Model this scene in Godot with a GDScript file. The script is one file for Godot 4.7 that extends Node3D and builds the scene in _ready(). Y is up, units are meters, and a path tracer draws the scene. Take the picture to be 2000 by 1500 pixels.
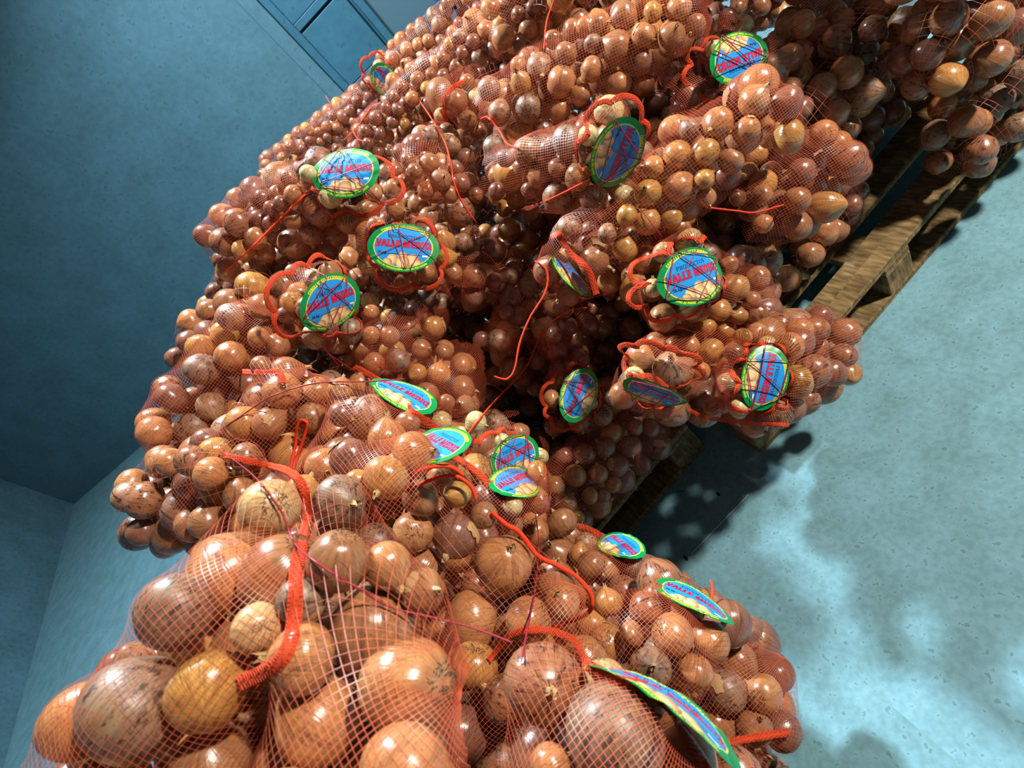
extends Node3D
# Net sacks of onions stacked on pallets in a store room, seen by a hand-held, rolled camera.

const FOCAL := 1083.0
const EYE := Vector3(0, 1.45, 0)
var AX := Vector3.ZERO   # picture right
var AY := Vector3.ZERO   # picture up
var AF := Vector3.ZERO   # forward
var rng := RandomNumberGenerator.new()
var used := {}
var M := {}
var noise := FastNoiseLite.new()

# onions (parallel arrays)
var opos := PackedVector3Array()
var orad := PackedFloat32Array()
var osack := PackedInt32Array()
var okind := PackedInt32Array()
var ohand := PackedByteArray()
var sacks: Array = []
var sack_of := {}

# ---------------------------------------------------------------- helpers
func ray(x: float, y: float) -> Vector3:
	return AF + AX * ((x - 1000.0) / FOCAL) - AY * ((y - 750.0) / FOCAL)

func pix(x: float, y: float, d: float) -> Vector3:
	return EYE + ray(x, y) * d

func to_pix(p: Vector3) -> Vector3:
	var q := p - EYE
	var d := q.dot(AF)
	return Vector3(1000.0 + FOCAL * q.dot(AX) / d, 750.0 - FOCAL * q.dot(AY) / d, d)

func on_plane(x: float, y: float, h: float) -> Vector3:
	var k := ray(x, y)
	return EYE + k * ((h - EYE.y) / k.y)

func numbered(n: String) -> String:
	if not used.has(n):
		used[n] = 0
		return n
	used[n] += 1
	return "%s_%03d" % [n, used[n]]

func thing(called: String, label: String, category: String, at := Vector3.ZERO, group := "") -> Node3D:
	var o := Node3D.new()
	o.name = numbered(called)
	add_child(o)
	o.position = at
	o.set_meta("label", label)
	o.set_meta("category", category)
	if group:
		o.set_meta("group", group)
	return o

func part(called: String, mesh: Mesh, mat: Material, parent: Node, at := Transform3D()) -> MeshInstance3D:
	var o := MeshInstance3D.new()
	o.name = called
	o.mesh = mesh
	if mat:
		o.material_override = mat
	parent.add_child(o, true)
	o.transform = at
	return o

func structure(called: String, mesh: Mesh, mat: Material, at := Transform3D()) -> MeshInstance3D:
	var o := part(called, mesh, mat, self, at)
	o.set_meta("kind", "structure")
	return o

func std(c: Color, rough := 0.7, spec := 0.5) -> StandardMaterial3D:
	var m := StandardMaterial3D.new()
	m.albedo_color = c
	m.roughness = rough
	m.metallic_specular = spec
	return m

func mesh_of(v: PackedVector3Array, n: PackedVector3Array, idx: PackedInt32Array, uv := PackedVector2Array()) -> ArrayMesh:
	var a := []
	a.resize(Mesh.ARRAY_MAX)
	a[Mesh.ARRAY_VERTEX] = v
	a[Mesh.ARRAY_NORMAL] = n
	a[Mesh.ARRAY_INDEX] = idx
	if uv.size():
		a[Mesh.ARRAY_TEX_UV] = uv
	var m := ArrayMesh.new()
	m.add_surface_from_arrays(Mesh.PRIMITIVE_TRIANGLES, a)
	return m

func bevel_box(size: Vector3, b := 0.003) -> ArrayMesh:
	# box with chamfered edges, centred
	var st := SurfaceTool.new()
	st.begin(Mesh.PRIMITIVE_TRIANGLES)
	st.set_smooth_group(-1)
	var h := size * 0.5
	var k := func(sx, sy, sz, axis):
		var p := Vector3(sx * h.x, sy * h.y, sz * h.z)
		for a in 3:
			if a != axis:
				p[a] -= sign(p[a]) * b
		return p
	var quad := func(p0, p1, p2, p3):
		var c = (p0 + p1 + p2 + p3) / 4.0
		var nn = (p1 - p0).cross(p2 - p0)
		var ps = [p0, p1, p2, p3] if nn.dot(c) < 0 else [p3, p2, p1, p0]
		for i in [0, 1, 2, 0, 2, 3]:
			st.add_vertex(ps[i])
	for axis in 3:
		var u := (axis + 1) % 3
		var w := (axis + 2) % 3
		for s in [-1.0, 1.0]:
			var c := []
			for q in [[-1.0, -1.0], [1.0, -1.0], [1.0, 1.0], [-1.0, 1.0]]:
				var sg := Vector3.ZERO
				sg[axis] = s
				sg[u] = q[0]
				sg[w] = q[1]
				c.append(k.call(sg.x, sg.y, sg.z, axis))
			quad.call(c[0], c[1], c[2], c[3])
		for su in [-1.0, 1.0]:
			for sw in [-1.0, 1.0]:
				var e := []
				for sa in [-1.0, 1.0]:
					var sg := Vector3.ZERO
					sg[axis] = sa
					sg[u] = su
					sg[w] = sw
					var p1: Vector3 = k.call(sg.x, sg.y, sg.z, u)
					var p2: Vector3 = k.call(sg.x, sg.y, sg.z, w)
					p1[axis] = sa * (h[axis] - b)
					p2[axis] = sa * (h[axis] - b)
					e.append([p1, p2])
				quad.call(e[0][0], e[0][1], e[1][1], e[1][0])
	st.generate_normals()
	return st.commit()

func smooth_line(pts: PackedVector3Array, step := 0.006) -> PackedVector3Array:
	var c := Curve3D.new()
	c.bake_interval = step
	var n := pts.size()
	for i in n:
		var t := (pts[mini(i + 1, n - 1)] - pts[maxi(i - 1, 0)]) / 6.0
		c.add_point(pts[i], -t, t)
	return c.get_baked_points()

func tube(pts: PackedVector3Array, r: float, sides := 6, fuzz := 0.0) -> ArrayMesh:
	var v := PackedVector3Array()
	var nn := PackedVector3Array()
	var idx := PackedInt32Array()
	var n := pts.size()
	var up := Vector3(0.3, 1, 0.2).normalized()
	for i in n:
		var t := (pts[mini(i + 1, n - 1)] - pts[maxi(i - 1, 0)]).normalized()
		var s := t.cross(up)
		if s.length() < 0.05:
			s = t.cross(Vector3.RIGHT)
		s = s.normalized()
		var b := s.cross(t)
		up = b
		for k in sides:
			var a := TAU * k / sides
			var d := s * cos(a) + b * sin(a)
			var rr := r * (1.0 + fuzz * noise.get_noise_3dv((pts[i] + d * r) * 900.0))
			if i == 0 or i == n - 1:
				rr *= 0.6
			v.append(pts[i] + d * rr)
			nn.append(d)
	for i in n - 1:
		for k in sides:
			var a := i * sides + k
			var b2 := i * sides + (k + 1) % sides
			idx.append_array([a, b2, a + sides, b2, b2 + sides, a + sides])
	return mesh_of(v, nn, idx)

func band(pts: PackedVector3Array, nrm: PackedVector3Array, half: float, thick: float, closed := false) -> ArrayMesh:
	# a woven tape lying along a line: domed cross-section with a wobbling edge
	var v := PackedVector3Array()
	var nn := PackedVector3Array()
	var idx := PackedInt32Array()
	var n := pts.size()
	var prof := [[-1.0, 0.0], [-0.6, 0.8], [0.0, 1.0], [0.6, 0.8], [1.0, 0.0], [0.0, -0.6]]
	for i in n:
		var t: Vector3
		if closed:
			t = (pts[(i + 1) % n] - pts[(i - 1 + n) % n]).normalized()
		else:
			t = (pts[mini(i + 1, n - 1)] - pts[maxi(i - 1, 0)]).normalized()
		var up := (nrm[i] - t * nrm[i].dot(t)).normalized()
		var s := t.cross(up)
		var hw := half * (1.0 + 0.3 * noise.get_noise_3dv(pts[i] * 260.0))
		for q in prof:
			var k: float = q[0]
			var e := 0.18 * half * noise.get_noise_3dv(pts[i] * 1400.0 + Vector3(k * 9.0, 0, 0))
			v.append(pts[i] + s * (k * hw + e) + up * (q[1] * thick + e * 0.7))
			nn.append((up * (0.4 + q[1]) + s * k).normalized())
	var sides := prof.size()
	for i in (n if closed else n - 1):
		for k in sides:
			var a := i * sides + k
			var b := i * sides + (k + 1) % sides
			var c := ((i + 1) % n) * sides + k
			var d := ((i + 1) % n) * sides + (k + 1) % sides
			idx.append_array([a, c, b, b, c, d])
	return mesh_of(v, nn, idx)

func tape(pts: PackedVector3Array, nrm: PackedVector3Array, half: float, closed := false) -> ArrayMesh:
	# a knitted tape: strands side by side with a zigzag thread through them
	var v := PackedVector3Array()
	var nn := PackedVector3Array()
	var idx := PackedInt32Array()
	var n := pts.size()
	var strands := 9
	var r := half / 7.0
	for j in strands + 2:
		var first := v.size()
		for i in n:
			var t: Vector3
			if closed:
				t = (pts[(i + 1) % n] - pts[(i - 1 + n) % n]).normalized()
			else:
				t = (pts[mini(i + 1, n - 1)] - pts[maxi(i - 1, 0)]).normalized()
			var up := (nrm[i] - t * nrm[i].dot(t)).normalized()
			var s := t.cross(up)
			var k := (float(j) / (strands - 1) - 0.5) * 2.0
			var wide := half * (1.0 + 0.35 * noise.get_noise_3dv(pts[i] * 300.0))
			var lift := r * 0.9 * sin(i * 2.1 + j * 1.7) + half * 0.25 * (1.0 - k * k)
			if j >= strands:
				k = 0.95 if (i + j) % 2 == 0 else -0.95
				lift = half * 0.3
			var c := pts[i] + s * (k * wide + half * 0.2 * noise.get_noise_3dv(pts[i] * 1500.0 + Vector3(j * 3.0, 0, 0))) + up * lift
			for q in 4:
				var a := TAU * (q + 0.5) / 4.0
				var d := s * cos(a) + up * sin(a)
				v.append(c + d * r)
				nn.append(d)
		for i in (n if closed else n - 1):
			for q in 4:
				var a := first + i * 4 + q
				var b := first + i * 4 + (q + 1) % 4
				var c := first + ((i + 1) % n) * 4 + q
				var e := first + ((i + 1) % n) * 4 + (q + 1) % 4
				idx.append_array([a, b, c, b, e, c])
	return mesh_of(v, nn, idx)

# ---------------------------------------------------------------- textures and materials
func ramp_tex(w: int, h: int, f: Callable) -> ImageTexture:
	var im := Image.create(w, h, false, Image.FORMAT_RGB8)
	for y in h:
		for x in w:
			im.set_pixel(x, y, f.call(x, y))
	return ImageTexture.create_from_image(im)

func skin_textures() -> void:
	var n1 := FastNoiseLite.new()
	n1.seed = 5
	n1.frequency = 1.0
	n1.fractal_octaves = 2
	var W := 384
	var H := 256
	for kind in 3:
		var im := Image.create(W, H, false, Image.FORMAT_RGB8)
		var hm := Image.create(W, H, false, Image.FORMAT_RGB8)
		for y in H:
			var v := float(y) / H
			for x in W:
				var a := TAU * x / W
				var cx := cos(a)
				var cy := sin(a)
				var wob := v * 1.3 + kind * 7.0
				var fine := n1.get_noise_3d(cx * 13.0, cy * 13.0, wob)           # veins, pole to pole
				var mid := n1.get_noise_3d(cx * 4.0, cy * 4.0, wob * 1.4 + 20.0)
				var blot := n1.get_noise_3d(cx * 2.2 + 9.0, cy * 2.2, v * 4.0 + kind * 3.0)
				var k := 0.92 + 0.10 * fine + 0.12 * mid
				var vein := smoothstep(0.30, 0.46, absf(fine))
				k -= 0.10 * vein
				var c := Color(k, k * (0.97 + 0.05 * mid), k * (0.94 + 0.10 * blot))
				if kind == 1:    # soil: grey brown smears, ragged, thickest round the root disc
					var dirt := smoothstep(0.12, 0.30, n1.get_noise_3d(cx * 2.2, cy * 2.2, v * 4.0 + 40.0) * 0.7 + n1.get_noise_3d(cx * 12.0, cy * 12.0, v * 16.0) * 0.35 + (0.12 if v < 0.2 else -0.06))
					c = c.lerp(Color(0.42, 0.42, 0.42) * (0.8 + 0.5 * fine), dirt * 0.75)
				elif kind == 2:  # dry outer skin, cracked off in places
					var crack := smoothstep(0.06, 0.10, n1.get_noise_3d(cx * 2.6, cy * 2.6, v * 3.2 + 70.0))
					c = c.lerp(Color(k * 1.12, k * 1.08, k * 0.98), crack)
					k += 0.25 * crack
				var speck := n1.get_noise_3d(cx * 30.0, cy * 30.0, v * 24.0)
				if speck > 0.52:
					c = c * 0.62
				im.set_pixel(x, y, Color(clampf(c.r, 0, 1), clampf(c.g, 0, 1), clampf(c.b, 0, 1)))
				var g := clampf(0.5 + 0.32 * fine + 0.1 * mid + (0.2 * (k - 0.9) if kind == 2 else 0.0), 0, 1)
				hm.set_pixel(x, y, Color(g, g, g))
		M["skin%d" % kind] = ImageTexture.create_from_image(im)
		hm.bump_map_to_normal_map(2.2)
		M["skinn%d" % kind] = ImageTexture.create_from_image(hm)

func onion_materials() -> void:
	skin_textures()
	# kinds: 0 copper, 1 golden, 2 reddish brown, 3 soil-stained, 4 pale peeled
	var tint := [Color(0.68, 0.47, 0.33), Color(0.76, 0.56, 0.31), Color(0.57, 0.38, 0.31), Color(0.60, 0.47, 0.38), Color(0.83, 0.77, 0.58)]
	var tex := [0, 2, 0, 1, 2]
	for k in 5:
		for t in 2:
			var m := StandardMaterial3D.new()
			var use: int = tex[k] if t == 0 else [2, 0, 1, 1, 0][k]
			m.albedo_color = tint[k] if t == 0 else tint[k].lerp(Color(0.86, 0.58, 0.38), 0.35)
			m.albedo_texture = M["skin%d" % use]
			m.normal_enabled = true
			m.normal_texture = M["skinn%d" % use]
			m.normal_scale = 0.35
			m.roughness = 0.26 if k != 3 else 0.45
			m.metallic_specular = 0.6
			M["onion%d_%d" % [k, t]] = m
	M.neck = std(Color(0.74, 0.60, 0.42), 0.8, 0.3)
	M.flake = std(Color(0.74, 0.57, 0.40), 0.6, 0.4)
	M.root = std(Color(0.34, 0.31, 0.26), 0.95, 0.2)
	M.net = std(Color(0.84, 0.38, 0.26), 0.4, 0.5)
	M.hem = std(Color(0.86, 0.29, 0.14), 0.7, 0.4)
	M.cord = std(Color(0.96, 0.25, 0.10), 0.65, 0.4)
	M.lace = std(Color(0.62, 0.11, 0.22), 0.45, 0.5)

func raster_text(im: Image, text: String, weight: int, serif: bool, size: float, place: Callable, col: Color, grow := 0.0, squeeze := 1.0) -> void:
	# print the outlines of the letters into the label picture
	var f := SystemFont.new()
	f.font_names = PackedStringArray(["Droid Serif" if serif else "Droid Sans"])
	f.font_weight = weight
	var tm := TextMesh.new()
	tm.text = text
	tm.font = f
	tm.font_size = 64
	tm.pixel_size = 1.0 / 64.0
	tm.depth = 0.0
	tm.curve_step = 2.0
	var a := tm.get_mesh_arrays()
	var v: PackedVector3Array = a[Mesh.ARRAY_VERTEX]
	var idx: PackedInt32Array = a[Mesh.ARRAY_INDEX]
	var p := PackedVector2Array()
	for q in v:
		p.append(place.call(q.x * size * squeeze, q.y * size))
	for t in range(0, idx.size(), 3):
		var A := p[idx[t]]
		var B := p[idx[t + 1]]
		var C := p[idx[t + 2]]
		var ar := (B - A).cross(C - A)
		if absf(ar) < 0.01:
			continue
		var x0 := maxi(0, floori(minf(A.x, minf(B.x, C.x)) - grow))
		var x1 := mini(im.get_width() - 1, ceili(maxf(A.x, maxf(B.x, C.x)) + grow))
		var y0 := maxi(0, floori(minf(A.y, minf(B.y, C.y)) - grow))
		var y1 := mini(im.get_height() - 1, ceili(maxf(A.y, maxf(B.y, C.y)) + grow))
		var s := signf(ar)
		var tol := 0.35 + grow
		for y in range(y0, y1 + 1):
			for x in range(x0, x1 + 1):
				var q := Vector2(x, y)
				var e0 := (B - A).cross(q - A) * s / maxf((B - A).length(), 0.1)
				var e1 := (C - B).cross(q - B) * s / maxf((C - B).length(), 0.1)
				var e2 := (A - C).cross(q - C) * s / maxf((A - C).length(), 0.1)
				if e0 > -tol and e1 > -tol and e2 > -tol:
					im.set_pixel(x, y, col)

func label_material() -> void:
	var W := 960
	var H := 660
	var im := Image.create(W, H, false, Image.FORMAT_RGB8)
	var green := Color(0.02, 0.55, 0.28)
	var yellow := Color(0.93, 0.90, 0.15)
	var blue := Color(0.16, 0.58, 0.88)
	var bulbs := [[0.02, 0.42, 0.17], [-0.26, 0.52, 0.17], [0.30, 0.50, 0.19], [0.03, 0.62, 0.20], [-0.40, 0.66, 0.14], [0.45, 0.66, 0.13]]
	for y in H:
		for x in W:
			var u := (x + 0.5) / W * 2.0 - 1.0
			var v := (y + 0.5) / H * 2.0 - 1.0
			var e := sqrt(u * u + v * v)
			var c := green
			if e < 0.80:
				c = blue
				for b in bulbs:
					var dx: float = (u - b[0]) * 1.45
					var dy: float = v - b[1]
					var d: float = sqrt(dx * dx + dy * dy) / (b[2] * 1.35)
					if d < 1.0:   # a picture of heaped bulbs, as printed
						var k: float = 1.0 - 0.55 * d * d - 0.25 * (dx / b[2])
						c = Color(0.62, 0.36, 0.20).lerp(Color(0.98, 0.84, 0.62), clampf(k, 0, 1))
				if v < 0.31 and v > 0.285 and absf(u) < 0.62:
					c = Color(0.06, 0.12, 0.35)
			elif e < 0.825:
				c = yellow
			im.set_pixel(x, y, c)
	var at := func(cx: float, cy: float): return func(x, y): return Vector2(cx + x, cy - y)
	var arc_top := func(x, y):
		var a: float = x / 395.0
		return Vector2(W / 2.0 + sin(a) * (432.0 + y), H / 2.0 - cos(a) * (284.0 + y))
	var arc_low := func(x, y):
		var a: float = x / 395.0
		return Vector2(W / 2.0 + sin(a) * (436.0 - y), H / 2.0 + cos(a) * (298.0 - y))
	raster_text(im, "CEBOLLAS SELECCIONADAS", 700, false, 46, arc_top, yellow, 0.6, 1.05)
	raster_text(im, "ZONA DE PRODUCCIÓN: PCIA. DE RÍO NEGRO", 700, false, 32, arc_low, yellow, 0.3, 1.0)
	raster_text(im, "PRODUCTOS", 400, true, 62, at.call(480, 190), Color(0.05, 0.10, 0.32), 0.4, 1.15)
	raster_text(im, "VALLE MEDIO", 700, false, 122, at.call(480, 290), Color(0.12, 0.03, 0.12), 5.0, 0.92)
	raster_text(im, "VALLE MEDIO", 700, false, 122, at.call(480, 290), Color(0.88, 0.10, 0.24), 1.6, 0.92)
	raster_text(im, "*", 700, false, 80, at.call(118, 345), Color(0.88, 0.10, 0.24), 1.0)
	raster_text(im, "*", 700, false, 80, at.call(842, 345), Color(0.88, 0.10, 0.24), 1.0)
	raster_text(im, "20 Kg", 700, false, 44, at.call(205, 415), Color(0.05, 0.10, 0.32), 0.4)
	im.fill_rect(Rect2i(742, 420, 74, 22), Color(0.92, 0.95, 0.95))
	var m := StandardMaterial3D.new()
	m.albedo_texture = ImageTexture.create_from_image(im)
	m.roughness = 0.32
	m.metallic_specular = 0.5
	m.texture_repeat = false
	M.label = m

func floor_textures() -> void:
	var n1 := FastNoiseLite.new()
	n1.seed = 11
	n1.frequency = 0.01
	n1.fractal_octaves = 5
	var im := Image.create(768, 768, false, Image.FORMAT_RGB8)
	for y in 768:
		for x in 768:
			var a := n1.get_noise_2d(x, y)
			var b := n1.get_noise_2d(x * 6.0 + 900.0, y * 6.0)
			var k := 0.86 + 0.08 * a + 0.09 * b
			if b > 0.46:
				k *= 0.82
			im.set_pixel(x, y, Color(k, k, k * (1.0 + 0.02 * a)))
	var t := ImageTexture.create_from_image(im)
	var m := std(Color(0.54, 0.74, 0.80), 0.7, 0.35)
	m.albedo_texture = t
	m.uv1_triplanar = true
	m.uv1_world_triplanar = true
	m.uv1_scale = Vector3(0.9, 0.9, 0.9)
	M.floor = m
	var w := std(Color(0.36, 0.53, 0.60), 0.7, 0.3)
	w.albedo_texture = t
	w.uv1_triplanar = true
	w.uv1_world_triplanar = true
	w.uv1_scale = Vector3(0.35, 0.35, 0.35)
	M.wall = w
	var d := std(Color(0.26, 0.47, 0.57), 0.5, 0.4)
	d.albedo_texture = t
	d.uv1_triplanar = true
	d.uv1_world_triplanar = true
	d.uv1_scale = Vector3(0.25, 0.25, 0.25)
	M.door = d
	var g := std(Color(0.30, 0.42, 0.48), 0.3, 0.5)
	M.pane = g
	M.latch = std(Color(0.10, 0.09, 0.08), 0.6, 0.4)
	var wd := Image.create(256, 512, false, Image.FORMAT_RGB8)
	for y in 512:
		for x in 256:
			var grain := n1.get_noise_2d(x * 9.0, y * 0.7)
			var r := n1.get_noise_2d(x * 1.5 + 300.0, y * 0.4)
			var k := 0.80 + 0.35 * grain + 0.2 * r
			wd.set_pixel(x, y, Color(clampf(k, 0, 1), clampf(k * 0.97, 0, 1), clampf(k * 0.93, 0, 1)))
	var wt := ImageTexture.create_from_image(wd)
	var wm := std(Color(0.62, 0.53, 0.38), 0.8, 0.3)
	wm.albedo_texture = wt
	wm.uv1_triplanar = true
	wm.uv1_scale = Vector3(3, 3, 3)
	M.wood = wm

# ---------------------------------------------------------------- onion shapes
var bulbs: Array = []
var necks: Array = []
var roots: Array = []
var flakes: Array = []

func make_flake(v: int) -> ArrayMesh:
	# a dry outer skin peeling off: a ragged patch standing a little away from the bulb
	var r := RandomNumberGenerator.new()
	r.seed = 500 + v
	var st := SurfaceTool.new()
	st.begin(Mesh.PRIMITIVE_TRIANGLES)
	var lat0 := r.randf_range(-0.5, 0.5)
	var n := 9
	var grid := []
	for i in n:
		var row := []
		for j in 5:
			var a := (float(i) / (n - 1) - 0.5) * r.randf_range(0.85, 1.0) * 1.1
			var half := 0.34 * (0.5 + 0.5 * cos((float(i) / (n - 1) - 0.5) * 2.6)) * r.randf_range(0.7, 1.2)
			var b := lat0 + (float(j) / 4.0 - 0.5) * 2.0 * half
			var lift := 1.015 + 0.10 * pow(absf(float(i) / (n - 1) - 0.2), 2.0) + r.randf() * 0.012
			row.append(Vector3(cos(a) * cos(b), sin(b) * 0.95, sin(a) * cos(b)) * lift)
		grid.append(row)
	for i in n - 1:
		for j in 4:
			for q in [[0, 0], [1, 0], [1, 1], [0, 0], [1, 1], [0, 1]]:
				st.add_vertex(grid[i + q[0]][j + q[1]])
	st.generate_normals()
	return st.commit()


func make_bulb(v: int) -> ArrayMesh:
	var segs := 26
	var rings := 20
	var vs := PackedVector3Array()
	var ns := PackedVector3Array()
	var uv := PackedVector2Array()
	var ix := PackedInt32Array()
	var squash: float = [0.92, 1.0, 0.86, 1.06, 0.96, 0.90][v]
	var shoulder: float = [0.10, 0.18, 0.06, 0.24, 0.14, 0.08][v]
	for i in rings + 1:
		var t := float(i) / rings
		var a := PI * t - PI / 2.0       # -90 root .. 90 neck
		var rr := cos(a)
		var y := sin(a) * squash
		if t > 0.72:                      # pulled up into the neck
			var k := (t - 0.72) / 0.28
			y += shoulder * k * k
			rr = rr * (1.0 - 0.12 * k) + (0.10 * k * k if i < rings else 0.0)
		if t < 0.12:
			y += 0.05 * (1.0 - t / 0.12)
		for j in segs + 1:
			var b := TAU * j / segs
			var lump := 1.0 + 0.025 * sin(2.0 * b + v) + 0.018 * sin(3.0 * b + v * 2.0 + t * 2.0) + 0.010 * sin(7.0 * b + v) * rr
			vs.append(Vector3(cos(b) * rr * lump, y, sin(b) * rr * lump))
			uv.append(Vector2(float(j) / segs, t))
	for i in rings + 1:
		for j in segs + 1:
			var k := i * (segs + 1) + j
			var du := vs[i * (segs + 1) + (j + 1 if j < segs else 1)] - vs[i * (segs + 1) + (j - 1 if j > 0 else segs - 1)]
			var dv := vs[mini(i + 1, rings) * (segs + 1) + j] - vs[maxi(i - 1, 0) * (segs + 1) + j]
			var n := dv.cross(du)
			if n.length() < 1e-7:
				n = Vector3(0, vs[k].y, 0)
			n = n.normalized()
			if n.dot(vs[k]) < 0:
				n = -n
			ns.append(n)
	for i in rings:
		for j in segs:
			var a := i * (segs + 1) + j
			var b := a + 1
			var c := a + segs + 1
			ix.append_array([a, b, c, b, c + 1, c])
	return mesh_of(vs, ns, ix, uv)

func make_neck(v: int) -> ArrayMesh:
	# a twist of dry skin: ragged tapering strips
	var r := RandomNumberGenerator.new()
	r.seed = 100 + v
	var st := SurfaceTool.new()
	st.begin(Mesh.PRIMITIVE_TRIANGLES)
	var squash: float = [0.92, 1.0, 0.86, 1.06, 0.96, 0.90][v]
	var shoulder: float = [0.10, 0.18, 0.06, 0.24, 0.14, 0.08][v]
	var top := squash + shoulder - 0.06
	for s in 7:
		var b := TAU * s / 7.0 + r.randf() * 0.5
		var d := Vector3(cos(b), 0, sin(b))
		var side := Vector3(-d.z, 0, d.x)
		var h := r.randf_range(0.18, 0.46)
		var p0 := d * 0.16 + Vector3(0, top - 0.10, 0)
		var p1 := d * 0.10 + Vector3(0, top + h * 0.5, 0)
		var p2 := d * r.randf_range(-0.05, 0.22) + Vector3(0, top + h, 0) + side * r.randf_range(-0.1, 0.1)
		var w0 := 0.13
		var w1 := 0.08
		for q in [[p0 - side * w0, p0 + side * w0, p1 + side * w1], [p0 - side * w0, p1 + side * w1, p1 - side * w1], [p1 - side * w1, p1 + side * w1, p2]]:
			for z in q:
				st.add_vertex(z)
	st.generate_normals()
	return st.commit()

func make_roots(v: int) -> ArrayMesh:
	# a disc of short tangled root hairs
	var r := RandomNumberGenerator.new()
	r.seed = 300 + v
	var st := SurfaceTool.new()
	st.begin(Mesh.PRIMITIVE_TRIANGLES)
	var squash: float = [0.92, 1.0, 0.86, 1.06, 0.96, 0.90][v]
	for s in 70:
		var b := r.randf() * TAU
		var rad := sqrt(r.randf()) * 0.32
		var p := Vector3(cos(b) * rad, -squash + 0.06 + rad * 0.22, sin(b) * rad)
		var dir := Vector3(cos(b) * (0.4 + rad * 3.0), -r.randf_range(0.3, 1.1), sin(b) * (0.4 + rad * 3.0)).normalized()
		for k in 2:
			var l := r.randf_range(0.06, 0.15)
			var q := p + dir * l
			var side := dir.cross(Vector3(r.randf() - 0.5, r.randf() - 0.5, r.randf() - 0.5)).normalized() * 0.014
			for z in [p - side, p + side, q + side * 0.6, p - side, q + side * 0.6, q - side * 0.6]:
				st.add_vertex(z)
			p = q
			dir = (dir + Vector3(r.randf() - 0.5, r.randf() - 0.5, r.randf() - 0.5) * 1.8).normalized()
	st.generate_normals()
	return st.commit()

# ---------------------------------------------------------------- the sacks
# name: [mouth end x, y, depth of its near face, other end x, y, depth, radius]
const CROP := [[0, 0], [490, 0], [1000, 0], [490, 360], [1000, 360], [490, 720], [1000, 720], [490, 1100], [1000, 1100]]
const CROP_SCALE := 3.749

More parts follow.
